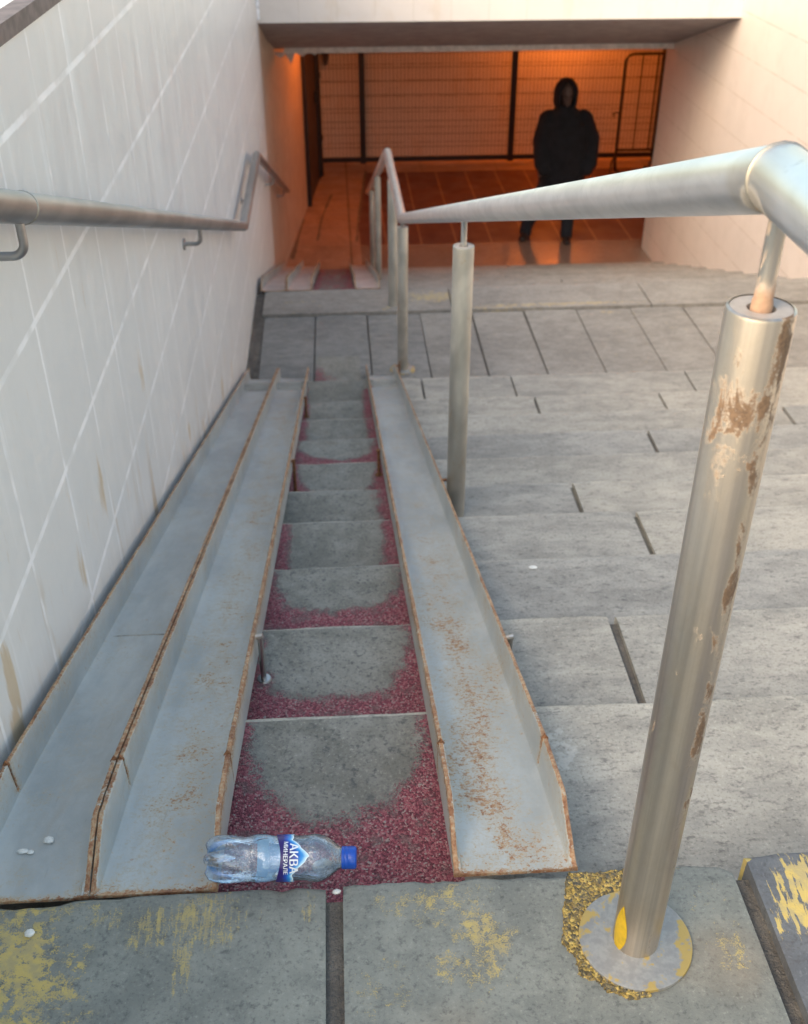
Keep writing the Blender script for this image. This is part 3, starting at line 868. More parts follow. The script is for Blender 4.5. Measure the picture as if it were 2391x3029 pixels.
def railz(y):
    if y <= CN[1]: return 1.0
    if y <= CL[1]: return CN[2]+(CL[2]-CN[2])*(y-CN[1])/(CL[1]-CN[1])
    if y <= CE[1]: return CL[2]+(CE[2]-CL[2])*(y-CL[1])/(CE[1]-CL[1])
    return CE[2]+(CB[2]-CE[2])*(y-CE[1])/(CB[1]-CE[1])
def make_post(x, y, z0, ztop, m, flange=True, rp=.030, label=None):
    bm = bmesh.new()
    add_lathe(bm, [(0, z0-.004), (rp, z0-.004), (rp, z0+.02), (rp, (z0+ztop)/2), (rp, ztop-.004), (rp-.0006, ztop-.0012), (rp-.003, ztop)], (x, y, 0), 48)
    p = build('post', bm, m, rail, smooth=40, off=rb)
    if label: p['label'] = label
    bm = bmesh.new()
    add_lathe(bm, [(rp-.0035, ztop-.004), (rp-.0035, ztop-.0008), (.0125, ztop-.0014), (.0115, ztop-.006)], (x, y, 0), 48)
    build('post_cap', bm, M_cap if rp > .025 else m, p, smooth=40, off=rb)
    bm = bmesh.new(); zt = railz(y)-R+.004
    add_lathe(bm, [(.0, ztop-.01), (.0095, ztop-.01), (.0092, ztop+.004), (.0082, ztop+.008), (.0082, zt-.008), (.0095, zt-.003), (.0105, zt+.004)], (x, y, 0), 24)
    build('stud', bm, M_stud1 if y < 1 else M_stud, p, smooth=40, off=rb)
    if flange:
        bm = bmesh.new()
        add_lathe(bm, [(rp-.001, z0+.001), (rp-.001, z0+.0072), (rp+.0012, z0+.0072), (rp+.0030, z0+.0061), (.070, z0+.0060), (.0735, z0+.0045), (.0742, z0+.0005)], (0, 0, 0), 64)
        f = build('base_flange', bm, M_flange, p, smooth=35)
        f.location = (x-rb[0], y-rb[1], 0)
    return p
p1 = make_post(RX, .825, .001, .893, M_post1, label='nearest post with brown rust stains and a dab of yellow paint at its foot')
make_post(.350, 2.875, -.700, railz(2.875)-.095, M_post, flange=False)
make_post(.350, 5.66, LZ, railz(5.66)-.045, M_post)
make_post(.345, 6.60, LZ+.012, railz(6.60)-.040, M_post, flange=False)
for yy in (8.30, 9.75):
    k = int((yy-Y2)/T2)+1
    make_post(.318, yy, LZ-k*RISE, railz(yy)-.05, M_post, flange=False, rp=.024)
# yellow paint dab on the near post
bm = bmesh.new()
rows = []
for j in range(15):
    t = j/14; z = .008+.085*t
    hw = .52*max(0.0, math.sin(PI*min(1, (t*.93+.07))))**.75*(1-.55*t)
    row = []
    for i in range(9):
        a = rad(203)+hw*(i/4-1)
        rr = .0304+.0006*mnoise.noise(Vector((i*2, j*2, 0)))
        row.append(bm.verts.new((RX+rr*math.cos(a), .825+rr*math.sin(a), z)))
    rows.append(row)
for A, B in zip(rows, rows[1:]):
    for i in range(8): bm.faces.new((A[i], A[i+1], B[i+1], B[i]))
build('paint_dab', bm, simple('bright_yellow_paint', (.62,.40,.02), .45, 0, .2, 60), p1, smooth=60, off=rb)

# yellow grit patch round the near flange
bm = bmesh.new()
outl = [(.288,.938),(.300,.936),(.362,.937),(.392,.936),(.392,.85),(.36,.80),(.36,.745),(.335,.742),(.312,.752),(.290,.772),(.274,.778),(.272,.812),(.258,.824),(.266,.86),(.276,.90)]
nx, ny = 60, 90
def inside(x, y):
    c = False; n = len(outl)
    for i in range(n):
        x1, y1 = outl[i]; x2, y2 = outl[(i+1) % n]
        if (y1 > y) != (y2 > y) and x < (x2-x1)*(y-y1)/(y2-y1)+x1: c = not c
    return c
V = {}
def gv(i, j):
    if (i, j) not in V:
        x = .252+.145*i/nx; y = .738+.204*j/ny
        z = .0035 + .0030*mnoise.noise(Vector((x*210, y*210, 1))) + .0012*mnoise.noise(Vector((x*500, y*500, 1)))
        V[(i, j)] = bm.verts.new((x, y, z))
    return V[(i, j)]
for j in range(ny):
    for i in range(nx):
        x = .252+.145*(i+.5)/nx; y = .738+.204*(j+.5)/ny
        dx = .004*mnoise.noise(Vector((x*90, y*90, 5)))
        if inside(x+dx, y+dx) and y < .9365:
            bm.faces.new((gv(i, j), gv(i+1, j), gv(i+1, j+1), gv(i, j+1)))
bd = [e for e in bm.edges if len(e.link_faces) == 1]
for v in {v for e in bd for v in e.verts}: v.co.z = -.002
build('yellow_grit_patch', bm, M_ygrit, pav, smooth=60)

# ================================================================== LEFT WALL HANDRAIL
LX = -.510
lb = (XL, 1.7, .70)
lrail = empty('wall_handrail', lb, 'dull grey steel handrail fixed by bent brackets to the white tiled wall', 'handrail')
bm = bmesh.new()
LA = (LX, .75, 1.045); LB = (LX, 5.66, -.658); LC = (LX, 7.02, -.650); LD = (LX+.015, 10.65, -1.985)
add_tube(bm, [LA, LB, LC, LD], .026, 32)
build('rail', bm, M_rail_l, lrail, smooth=35, off=lb)
def lz(y):
    if y < LB[1]: return LA[2]+(LB[2]-LA[2])*(y-LA[1])/(LB[1]-LA[1])
    if y < LC[1]: return LB[2]+(LC[2]-LB[2])*(y-LB[1])/(LC[1]-LB[1])
    return LC[2]+(LD[2]-LC[2])*(y-LC[1])/(LD[1]-LC[1])
bm = bmesh.new()
bead((LX, 1.735, lz(1.735)), (0, 1, -.347), .026, .0035)
build('weld', bm, M_weld, lrail, smooth=60, off=lb)
for yy in (1.705, 3.86, 6.35, 8.6, 10.2):
    z = lz(yy)-.024
    bm = bmesh.new()
    pts = [(LX, yy, z+.004), (LX, yy, z-.032)] + [(p.x, p.y, p.z) for p in arc_pts((LX-.022, yy, z-.034), (1,0,0), (0,0,-1), .022, 0, PI/2, 8)] + [(XL+.002, yy, z-.056)]
    add_tube(bm, pts, .0075, 14)
    b = build('bracket', bm, M_rail_l, lrail, smooth=40, off=lb)
    bm = bmesh.new()
    add_tube(bm, [(XL+.0005, yy, z-.056), (XL+.006, yy, z-.056)], .021, 20)
    build('wall_plate', bm, M_rail_l, b, smooth=40, off=lb)

# ================================================================== TUNNEL FENCE AND GATE
fa = Vector((-.15, 14.30, FZ)); fbv = Vector((4.27, 14.30, FZ))
fence = empty('mesh_fence', (1.8, 14.3, FZ), 'black framed wire mesh fence in front of the far tunnel wall', 'fence')
fo = (1.8, 14.3, FZ)
FPX = [.364, 2.325, 4.275]
for x in FPX:
    bm = bmesh.new(); add_box(bm, x-.038, x+.038, 14.27, 14.33, FZ+.05, -.45); build('post', bm, M_black, fence, off=fo)
for a, b in ((-.18, .334), (.394, 2.295), (2.355, 4.245)):
    bm = bmesh.new(); add_box(bm, a, b, 14.28, 14.32, FZ+.07, FZ+.125); build('bottom_rail', bm, M_black, fence, off=fo)
    bm = bmesh.new()
    x = a+.04
    while x < b-.01:
        add_box(bm, x-.0028, x+.0028, 14.298, 14.3022, FZ+.125, -.46); x += .048
    z = FZ+.25
    while z < -.5:
        add_box(bm, a, b, 14.3024, 14.3064, z-.0028, z+.0028); z += .165
    build('wire_mesh', bm, simple('mesh_wire', (.055,.04,.032), .7), fence, off=fo)

go = (3.9, 13.9, FZ)
gate = empty('barrier_frame', go, 'tall black tubular barrier frame with rounded corner, right of the standing person', 'barrier')
bm = bmesh.new()
zt = -1.36; zb = -2.53
pts = [(3.655, 13.9, zb-.26)] + [(3.655, 13.9, zt-.10)] + [(p.x, p.y, p.z) for p in arc_pts((3.755, 13.9, zt-.10), (-1,0,0), (0,0,1), .10, 0, PI/2, 8)][1:] + [(4.14, 13.9, zt)]
add_tube(bm, pts, .017, 12)
add_tube(bm, [(4.14, 13.9, zt+.02), (4.14, 13.9, zb-.1)], .02, 12)
build('frame_tube', bm, M_black, gate, smooth=40, off=go)
bm = bmesh.new(); add_tube(bm, [(3.655, 13.9, zb), (4.14, 13.9, zb)], .017, 12); build('bottom_bar', bm, M_black, gate, smooth=40, off=go)
for x in (3.87, 4.07):
    bm = bmesh.new(); add_tube(bm, [(x, 13.9, zt), (x, 13.9, zb)], .010, 10); build('vertical_bar', bm, M_black, gate, smooth=40, off=go)
bm = bmesh.new(); add_tube(bm, [(3.58, 13.9, zb+.42), (3.56, 13.9, zb+.46), (3.60, 13.9, zb+.47), (3.655, 13.9, zb+.46)], .008, 8)
build('hook', bm, M_black, gate, smooth=40, off=go)
bm = bmesh.new(); add_tube(bm, [(3.655, 13.9, zb-.06), (3.60, 13.86, zb-.14), (3.58, 13.8, FZ+.01)], .014, 8)
add_tube(bm, [(3.655, 13.9, zb-.15), (3.69, 13.96, FZ+.012), (3.69, 13.70, FZ+.012)], .014, 8)
build('foot', bm, M_black, gate, smooth=40, off=go)
bm = bmesh.new(); add_tube(bm, [(4.10, 14.05, FZ+.01), (4.10, 13.9, FZ+.012), (4.14, 13.9, zb-.10)], .014, 8); build('foot', bm, M_black, gate, smooth=40, off=go)

# tunnel lamps (lit sodium lamps, just above the frame)
def mk_lamp(power):
    g = G('sodium_lamp_glow'); e = g.new('ShaderNodeEmission')
    e.inputs['Color'].default_value = (1.0, .205, .025, 1); e.inputs['Strength'].default_value = power
    return g.done(N(g, e.outputs[0]))
M_glow = mk_lamp(100); M_glow2 = mk_lamp(42)
def lamp(x, y, label, w=.5, m=None):
    b = (x, y, -.44)
    l = empty('tunnel_lamp', b, label, 'lamp', 'sodium lamps on the tunnel ceiling')
    bm = bmesh.new(); add_box(bm, x-w/2-.03, x+w/2+.03, y-.09, y+.09, -.50, -.441)
    bmesh.ops.bevel(bm, geom=bm.edges[:], offset=.01, segments=2, affect='EDGES')
    build('housing', bm, M_trim, l, smooth=40, off=b)
    bm = bmesh.new()
    pr = [(-.06, -.501), (-.05, -.53), (0, -.545), (.05, -.53), (.06, -.501)]
    A = [bm.verts.new((x-w/2, y+a, z)) for a, z in pr]; B = [bm.verts.new((x+w/2, y+a, z)) for a, z in pr]
    for i in range(4): bm.faces.new((A[i], A[i+1], B[i+1], B[i]))
    bm.faces.new(A); bm.faces.new(B); bm.faces.new((A[0], A[4], B[4], B[0]))
    build('diffuser', bm, m or M_glow, l, smooth=40, off=b)
lamp(3.0, 14.35, 'orange tunnel lamp over the fence near the standing person')
lamp(.1, 12.2, 'orange tunnel lamp over the old slabs at the left', m=M_glow2)
lamp(6.6, 13.0, 'orange tunnel lamp farther along the underpass to the right')

# ================================================================== BOTTLE
def make_bottle():
    L = .205; Rb = .0325
    # local frame: +x towards the cap, +z towards the camera side (text side)
    root = empty('plastic_bottle', (-.213, .966, .0345), 'crumpled clear plastic water bottle with blue cap and blue label lying on the slab edge', 'bottle')
    ax = Vector((.2025, -.010, -.001)).normalized()
    cam = (Vector((0,0,1.25))-Vector((-.11,.96,.035)))
    zz = (cam-ax*cam.dot(ax)).normalized(); yy = zz.cross(ax)
    root.rotation_euler = Matrix((ax, yy, zz)).transposed().to_euler()
    prof = [(0,.0),(.012,.001),(.021,-.001),(.028,.004),(.0315,.013),(.0328,.024),(.0325,.035),(.0315,.048),(.0310,.060),(.0322,.070),(.0318,.082),(.0300,.092),(.0298,.098),(.0298,.126),(.0300,.138),
            (.0316,.145),(.0320,.150),(.0318,.154),(.0290,.164),(.0245,.172),(.0190,.179),(.0150,.184),(.0135,.188),(.0135,.192)]
    seg = 90
    def rad_at(s, th):
        # crumple
        k = 1+.035*mnoise.noise(Vector((math.cos(th)*1.3, math.sin(th)*1.3, s*22)))
        return k
    def body_pt(r, s, th):
        lobe = 0
        if s < .052:
            t = 1-max(0, s)/.052
            c = abs(math.cos(2.5*(th-.35)))     # valleys between five lobes
            lobe = (1-c)**1.3*t
            r2 = r*(1-.46*lobe)
            s2 = s + .012*lobe*(r/.03)
        else: r2, s2 = r, s
        k = rad_at(s, th) if .03 < s < .092 else (1+.012*mnoise.noise(Vector((math.cos(th)*2, math.sin(th)*2, s*40))))
        dent = .0040*math.exp(-((s-.062)/.016)**2-((math.atan2(math.sin(th-1.75), math.cos(th-1.75)))/.5)**2)
        dent += .0035*math.exp(-((s-.050)/.010)**2-((math.atan2(math.sin(th-.2), math.cos(th-.2)))/.45)**2)
        r2 = r2*k-dent
        return Vector((s2, r2*math.cos(th), r2*math.sin(th)))
    bm = bmesh.new(); rings = []
    # densify profile
    P = []
    for (a, b) in zip(prof, prof[1:]):
        for i in range(3):
            t = i/3; P.append((a[0]+(b[0]-a[0])*t, a[1]+(b[1]-a[1])*t))
    P.append(prof[-1])
    lay = bm.verts.layers.float.new('tint')
    for r, s in P:
        if r < 1e-5:
            v = bm.verts.new((s+.006, 0, 0)); v[lay] = 1; rings.append([v]); continue
        ring = []
        for k in range(seg):
            v = bm.verts.new(body_pt(r, s, 2*PI*k/seg)); v[lay] = max(0, 1-s/.030)*max(0, 1-abs(math.cos(2.5*(2*PI*k/seg-.35)))*1.15); ring.append(v)
        rings.append(ring)
    for A, B in zip(rings, rings[1:]):
        for k in range(seg):
            vs = []
            for v in (A[k % len(A)], A[(k+1) % len(A)], B[(k+1) % len(B)], B[k % len(B)]):
                if v not in vs: vs.append(v)
            bm.faces.new(vs)
    g = G('clear_pet'); p = g.obj(); t = g.attr('tint')
    lw = g.new('ShaderNodeLayerWeight'); lw.inputs['Blend'].default_value = .35
    nb = g.bump(g.noise(p, 75, 4, .6, .5)*1.0 + g.noise(g.vec(p, (.5,1,1)), 190, 2)*.35, .55, .0035)
    g.link(lw.inputs['Normal'], nb)
    tr = g.new('ShaderNodeBsdfTransparent'); g.link(tr.inputs['Color'], g.mix(t*.8, c3(.80,.91,.99), c3(.04,.34,.75)))
    gl = g.new('ShaderNodeBsdfGlossy'); gl.inputs['Roughness'].default_value = .09; gl.inputs['Color'].default_value = (.95,.97,1,1); g.link(gl.inputs['Normal'], nb)
    df = g.new('ShaderNodeBsdfDiffuse'); g.link(df.inputs['Color'], g.mix(t, c3(.72,.78,.86), c3(.10,.42,.75)))
    m1 = g.new('ShaderNodeMixShader'); g.link(m1.inputs[0], .05 + g.ss(g.noise(p, 60, 4, .7), .52, .75)*.18 + t*.3)
    g.t.links.new(tr.outputs[0], m1.inputs[1]); g.t.links.new(df.outputs[0], m1.inputs[2])
    m2 = g.new('ShaderNodeMixShader'); g.link(m2.inputs[0], N(g, lw.outputs['Fresnel'])*1.0 + .07)
    g.t.links.new(m1.outputs[0], m2.inputs[1]); g.t.links.new(gl.outputs[0], m2.inputs[2])
    body = build('bottle_body', bm, g.done(N(g, m2.outputs[0])), root, smooth=70)
    # cap: skirt with ribs and tamper ring
    bm = bmesh.new(); rings = []
    cp = [(0,.2075),(.0125,.2075),(.0145,.2062),(.0150,.204),(.0150,.1965),(.0145,.1955),(.0150,.1945),(.0152,.1915),(.0146,.1905),(.0152,.1895),(.0150,.1875),(.0138,.1868)]
    for r, s in cp:
        if r < 1e-5: rings.append([bm.verts.new((s, 0, 0))]); continue
        rings.append([bm.verts.new((s, r*(1+(.02 if k % 2 else 0))*math.cos(2*PI*k/80), r*(1+(.02 if k % 2 else 0))*math.sin(2*PI*k/80))) for k in range(80)])
    for A, B in zip(rings, rings[1:]):
        for k in range(80):
            vs = []
            for v in (A[k % len(A)], A[(k+1) % 80 % len(A)], B[(k+1) % 80 % len(B)], B[k % len(B)]):
                if v not in vs: vs.append(v)
            bm.faces.new(vs)
    build('cap', bm, simple('blue_cap_plastic', (.008,.075,.42), .3, 0, .1, 200, .05), root, smooth=40)
    # label band: torn, peaked like a mountain ridge on the cap side, hanging lower on the far side
    def lr(s, th): return .0300 + .0006*mnoise.noise(Vector((s*90, math.cos(th)*2, math.sin(th)*2)))
    bm = bmesh.new(); uvl = bm.verts.layers.float.new('lu'); thl = bm.verts.layers.float.new('lt')
    NS, NT = 16, 120
    rows = []
    for i in range(NT):
        th = 2*PI*i/NT
        d = math.degrees(math.atan2(math.sin(th-PI/2), math.cos(th-PI/2)))   # 0 = facing camera
        s0 = .0965 + .0085*max(0, math.cos(rad(d)))**2
        peak = max(0, 1-abs(d+4)/46.0)
        zig = .0016*abs(math.sin(d*.13))
        s1 = .1200 + .0235*peak + zig
        if abs(d) > 112: s0 -= .030*min(1, (abs(d)-112)/20)
        row = []
        for j in range(NS+1):
            s = s0+(s1-s0)*j/NS
            r = lr(s, th) + .0014
            v = bm.verts.new((s, r*math.cos(th), r*math.sin(th)))
            v[uvl] = (s-.0965)/.046; v[thl] = j/NS; row.append(v)
        rows.append(row)
    for i in range(NT):
        A = rows[i]; B = rows[(i+1) % NT]
        for j in range(NS): bm.faces.new((A[j], A[j+1], B[j+1], B[j]))
    g = G('bottle_label'); lt = g.attr('lt'); lu = g.attr('lu'); p = g.obj()
    front = g.ramp(lt + (g.noise(p, 160, 3)-.5)*.10, [(0, (.03,.010,.12)), (.36, (.018,.014,.17)), (.58, (.010,.08,.46)), (.80, (.02,.30,.72)), (.93, (.45,.75,.92)), (1.0, (.85,.92,.96))])
    geo = g.new('ShaderNodeNewGeometry')
    back = g.mix(g.noise(p, 70, 3), c3(.30,.55,.75), c3(.50,.72,.85))
    col = g.mix(N(g, geo.outputs['Backfacing']), front, back)
    build('label_band', bm, g.done(g.bsdf(Base_Color=col, Roughness=.3)), root, smooth=60)
    # lettering wrapped round the label
    M_white = simple('white_print', (.85,.87,.9), .4, 0, .05)
    def text(txt, size, s_base, th_mid, width, bold=.0):
        cu = bpy.data.curves.new('lettering', 'FONT'); cu.body = txt; cu.size = size; cu.resolution_u = 3
        cu.align_x = 'CENTER'
        to = bpy.data.objects.new('lettering', cu); COL.objects.link(to)
        bpy.context.view_layer.update()
        me = bpy.data.meshes.new_from_object(to.evaluated_get(bpy.context.evaluated_depsgraph_get()))
        bpy.data.objects.remove(to); 
        b = bmesh.new(); b.from_mesh(me); bpy.data.meshes.remove(me)
        bmesh.ops.subdivide_edges(b, edges=[e for e in b.edges if e.calc_length() > size*.35], cuts=2)
        bmesh.ops.triangulate(b, faces=b.faces)
        if bold:      # heavier strokes: the same glyphs laid again a hair to each side
            g0 = b.verts[:] + b.edges[:] + b.faces[:]
            for dx in (-bold, bold):
                d_ = bmesh.ops.duplicate(b, geom=g0)
                for v in d_['geom']:
                    if isinstance(v, bmesh.types.BMVert): v.co.x += dx; v.co.z += abs(dx)*.02 + (.00002 if dx > 0 else 0)
        xs = [v.co.x for v in b.verts]; w = max(xs)-min(xs)
        for v in b.verts:
            u = v.co.x/w*width; t = v.co.y
            th = th_mid + u/.0330       # reading direction runs from the far side down to the near side
            s = s_base + t
            r = .0331 + v.co.z
            v.co = Vector((s, r*math.cos(th), r*math.sin(th)))
        me = bpy.data.meshes.new('lettering'); b.to_mesh(me); b.free(); me.materials.append(M_white)
        return put(bpy.data.objects.new('lettering', me), root)
    return root, text
bottle, btext = make_bottle()
# th=90deg faces the camera; smaller th = local +y side
T1_ = btext('АКВА', .0160, .1175, PI/2+.02, .042, .0004)
T2_ = btext('МИНЕРАЛЕ', .0080, .1090, PI/2-.0, .046, .00015)

# ================================================================== LITTER
def pebble(loc, sx, sy, sz, label, mat, name='pebble', cat='pebble', group='white pebbles'):
    bm = bmesh.new(); bmesh.ops.create_icosphere(bm, subdivisions=3, radius=1)
    for v in bm.verts:
        n = 1+.22*mnoise.noise(v.co*1.7+Vector(loc)*30)
        v.co = Vector((v.co.x*sx*n, v.co.y*sy*n, v.co.z*sz*n))
    o = build(name, bm, mat, smooth=50); o.location = loc; tag(o, label, cat, group); return o
M_peb = simple('white_stone', (.70,.70,.66), .6, 0, .15, 200)
cz = lambda y: wm1(y) if y > 1.195 else -.004-(y-.945)*.256
pebble((-.442,.931-.045,.003), .0065,.006,.004, 'small white pebble on the yellow-painted slab', M_peb)
pebble((-.462,1.068,cz(1.068)+.003), .008,.0065,.004, 'larger white pebble lying on the left channel bed', M_peb)
pebble((-.494,1.046,cz(1.046)+.002), .0085,.004,.003, 'flat oval white chip on the left channel, left of the pair', M_peb)
pebble((-.482,1.043,cz(1.043)+.002), .005,.0035,.003, 'tiny white chip on the left channel, right of the pair', M_peb)
pebble((.478,2.20,-.42+.002), .011,.007,.002, 'pale flat chip on the third step', M_peb)
pebble((-.060,1.075,-.14+.004), .016,.015,.0016, 'round grey metal disc on the red grit of the first step', simple('grey_disc', (.26,.26,.24), .5), name='metal_disc', cat='disc', group=None)
pebble((-.035,.934,-.010), .006,.004,.003, 'white chip in the joint between the slabs near the bottle cap', M_peb)

# ================================================================== PERSON
pb = (2.40, 11.40, FZ)
person = empty('person', pb, 'person in a dark hooded coat and dark jeans standing in the underpass, hands in pockets', 'person')
def lump(bm, c, r, rot=None, seg=16):
    ret = bmesh.ops.create_uvsphere(bm, u_segments=seg, v_segments=seg//2+2, radius=1)
    for v in ret['verts']:
        v.co = Vector((v.co.x*r[0], v.co.y*r[1], v.co.z*r[2])) + Vector(c)
def limb(bm, pts, rr, flat=1.0):
    # overlapping tapered tube with round joints
    add_tube(bm, pts, rr, 18)
    for p, r in zip(pts, rr): lump(bm, p, (r, r, r))
def loft(bm, rings, seg=28):
    R_ = []
    for (cx, cy, z, rx, ry) in rings:
        R_.append([bm.verts.new((cx+rx*math.cos(2*PI*k/seg), cy+ry*math.sin(2*PI*k/seg), z)) for k in range(seg)])
    for A, B in zip(R_, R_[1:]):
        for k in range(seg): bm.faces.new((A[k], A[(k+1) % seg], B[(k+1) % seg], B[k]))
    bm.faces.new(R_[0]); bm.faces.new(R_[-1])
def remesh(o, vox, it=3):
    m = o.modifiers.new('remesh', 'REMESH'); m.mode = 'VOXEL'; m.voxel_size = vox; m.use_smooth_shade = True
    s = o.modifiers.new('smooth', 'SMOOTH'); s.factor = .6; s.iterations = it
# figure faces -y
hx = .015
bm = bmesh.new()
lump(bm, (hx, .0, 1.545), (.076, .094, .105), seg=28)          # skull
lump(bm, (hx, -.030, 1.490), (.058, .066, .075), seg=24)       # jaw
lump(bm, (hx, -.098, 1.505), (.014, .022, .022))               # nose
lump(bm, (hx, -.085, 1.540), (.05, .018, .012))                # brow
lump(bm, (hx, -.090, 1.470), (.024, .012, .008))               # lips
lump(bm, (hx, -.078, 1.438), (.024, .022, .018))               # chin
for s in (-1, 1): lump(bm, (hx+s*.078, .005, 1.515), (.012, .022, .032))
add_tube(bm, [(hx, .01, 1.47), (.01, .02, 1.30)], [.055, .062], 20)
loft(bm, [(.01,.02,1.36,.10,.08), (.01,.02,1.30,.19,.10), (.01,.02,1.1,.18,.11), (.01,.02,.9,.165,.11), (.0,.02,.80,.17,.12)])
fR = (-.315, .05, .09); fL = (.115, -.09, .09)
hipR = (-.075, .02, .80); hipL = (.095, .02, .80); kR = (-.185, .0, .44); kL = (.125, -.05, .44)
limb(bm, [hipR, kR, fR], [.088, .056, .040]); limb(bm, [hipL, kL, fL], [.088, .056, .040])
for s in (-1, 1):
    limb(bm, [(.01+s*.19, .02, 1.29), (.01+s*.275, .04, 1.03), (.01+s*.245, -.07, .84)], [.052, .042, .030])
    hb = Vector((.01+s*.235, -.095, .80)); lump(bm, hb, (.035, .018, .045))
    for i, ln in enumerate((.055, .064, .068, .060)):
        x = hb.x + s*(-.022+.015*i); add_tube(bm, [(x, hb.y, hb.z-.03), (x, hb.y-.008, hb.z-.03-ln*.55), (x-s*.003, hb.y+.004, hb.z-.03-ln)], [.009, .008, .006], 8)
    add_tube(bm, [(hb.x-s*.03, hb.y, hb.z+.01), (hb.x-s*.05, hb.y-.01, hb.z-.03)], [.010, .008], 8)
M_skin = simple('face_skin', (.09,.05,.04), .55, 0, .12, 40, .1)
body = build('body', bm, M_skin, person); remesh(body, .007, 2)
for s in (-1, 1):
    bm = bmesh.new(); lump(bm, (hx+s*.030, -.082, 1.523), (.011, .010, .007), seg=10)
    build('eye', bm, simple('dark_eye', (.02,.015,.012), .2), person, smooth=60)
M_coat = simple('black_padded_coat', (.006,.006,.009), .95, 0, .35, 16, .4)
bm = bmesh.new()
loft(bm, [(.03,.02,.60,.235,.165), (.03,.02,.66,.25,.175), (.04,.02,.85,.265,.185), (.04,.02,1.05,.26,.185), (.03,.02,1.22,.235,.165), (.02,.02,1.32,.185,.135), (hx,.02,1.39,.115,.105), (hx,.02,1.42,.095,.10)])
for s in (-1, 1):
    limb(bm, [(.03+s*.185, .02, 1.27), (.055+s*.262, .03, 1.06), (.05+s*.255, -.06, .84), (.045+s*.225, -.10, .78)], [.100, .098, .088, .07])
for v in bm.verts:
    v.co += Vector((1, 1, 0))*(.010*mnoise.noise(v.co*9)) + Vector((0, 0, .008*mnoise.noise(v.co*14)))
coat = build('coat', bm, M_coat, person); remesh(coat, .012, 3)
# hood: shell with a face opening
bm = bmesh.new()
NU, NV = 40, 26; rows = []
for j in range(NV+1):
    ph = PI*j/NV
    row = []
    for i in range(NU+1):
        th = rad(-90+38) + rad(360-76)*i/NU
        # opening narrows to the top
        op = 38*(1 if ph > 1.25 else max(0, ph-.55)/.7)
        th = rad(-90+op) + rad(360-2*op)*i/NU
        sp = max(0.0, math.sin(ph))**.85; rx = .118*sp + .004; ry = .130*sp + .004
        z = 1.540 + .142*math.cos(ph); rx *= .80+.20*min(1, ph/1.3)
        if z < 1.50: rx += (1.50-z)*.42; ry += (1.50-z)*.30
        row.append(bm.verts.new((hx-.01+rx*math.cos(th), .004+ry*math.sin(th), z)))
    rows.append(row)
for A, B in zip(rows, rows[1:]):
    for i in range(NU): bm.faces.new((A[i], A[i+1], B[i+1], B[i]))
hood = build('hood', bm, M_coat, person, smooth=80)
sm = hood.modifiers.new('thick', 'SOLIDIFY'); sm.thickness = .014; sm.offset = 0
M_jean = simple('dark_blue_jeans', (.010,.012,.018), .85, 0, .35, 60, .3)
bm = bmesh.new()
loft(bm, [(.01,.02,.90,.17,.12), (.01,.02,.80,.18,.13), (.01,.02,.72,.175,.13)])
limb(bm, [hipR, kR, (fR[0], fR[1], .12), (fR[0], fR[1], .06)], [.100, .078, .066, .068]); limb(bm, [hipL, kL, (fL[0], fL[1], .12), (fL[0], fL[1], .06)], [.100, .078, .066, .068])
tr_ = build('trousers', bm, M_jean, person); remesh(tr_, .010, 3)
for (f, dx) in ((fR, -.06), (fL, -.02)):
    bm = bmesh.new()
    lump(bm, (f[0], f[1]+.02, .055), (.045, .06, .05)); lump(bm, (f[0]+dx*.5, f[1]-.08, .042), (.042, .09, .036)); lump(bm, (f[0]+dx, f[1]-.14, .035), (.042, .06, .030))
    for v in bm.verts:
        if v.co.z < .004: v.co.z = .004
    s = build('shoe', bm, simple('black_shoe', (.015,.014,.014), .5), person); remesh(s, .008, 2)
for o in person.children:
    pass

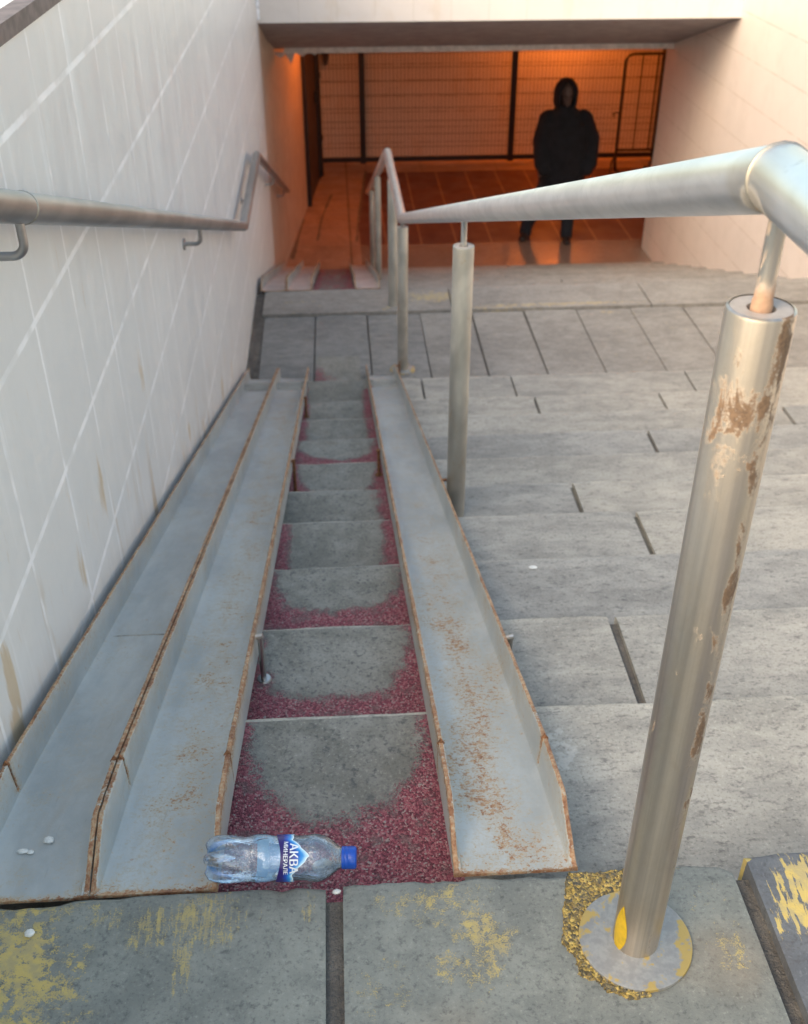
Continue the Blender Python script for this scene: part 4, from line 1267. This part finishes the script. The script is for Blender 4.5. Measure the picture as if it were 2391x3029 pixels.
# ================================================================== LIGHT, WORLD, CAMERA
w = bpy.data.worlds.new("World"); S.world = w; w.use_nodes = True
nt = w.node_tree; bg = nt.nodes['Background']
sky = nt.nodes.new('ShaderNodeTexSky'); sky.sky_type = 'NISHITA'; sky.sun_disc = False
SUN_EL, SUN_AZ = rad(36), rad(232)     # azimuth measured from +Y clockwise
sky.sun_elevation = SUN_EL; sky.sun_rotation = SUN_AZ
sky.air_density = 1.6; sky.dust_density = 4.0; sky.ozone_density = 1.0; sky.altitude = 100
nt.links.new(sky.outputs[0], bg.inputs[0]); bg.inputs[1].default_value = .15
ld = bpy.data.lights.new('sun', 'SUN'); ld.energy = 1.0; ld.angle = rad(60); ld.color = (1, .86, .78)
lo_ = bpy.data.objects.new('sun', ld); COL.objects.link(lo_)
dirv = Vector((math.sin(SUN_AZ)*math.cos(SUN_EL), math.cos(SUN_AZ)*math.cos(SUN_EL), math.sin(SUN_EL)))
lo_.rotation_euler = dirv.to_track_quat('Z', 'Y').to_euler(); lo_.location = (-3, -4, 8)

cam = bpy.data.cameras.new('camera'); co = bpy.data.objects.new('camera', cam); COL.objects.link(co)
F, PIT, YAW, ROL = 2239.3, rad(33.856), rad(3.613), rad(-.031)
f = Vector((math.sin(YAW)*math.cos(PIT), math.cos(YAW)*math.cos(PIT), -math.sin(PIT)))
rt = Vector((math.cos(YAW), -math.sin(YAW), 0)); up = rt.cross(f)
c_, s_ = math.cos(ROL), math.sin(ROL)
rt2 = rt*c_ + up*s_; up2 = up*c_ - rt*s_
co.matrix_world = Matrix(((rt2.x, up2.x, -f.x, 0), (rt2.y, up2.y, -f.y, 0), (rt2.z, up2.z, -f.z, 1.25), (0, 0, 0, 1)))
cam.sensor_fit = 'VERTICAL'; cam.sensor_height = 24; cam.lens = 24*F/2164
cam.clip_start = .02; cam.clip_end = 300
cam.dof.use_dof = True; cam.dof.focus_distance = 1.42; cam.dof.aperture_fstop = cam.lens/1000/.0050
S.camera = co
S.view_settings.view_transform = 'Standard'; S.view_settings.look = 'None'; S.view_settings.gamma = 1
S.view_settings.exposure = 1.30
S.view_settings.use_white_balance = True
S.view_settings.white_balance_temperature = 7000
S.view_settings.white_balance_tint = 8
S.cycles.max_bounces = 8; S.cycles.transparent_max_bounces = 16
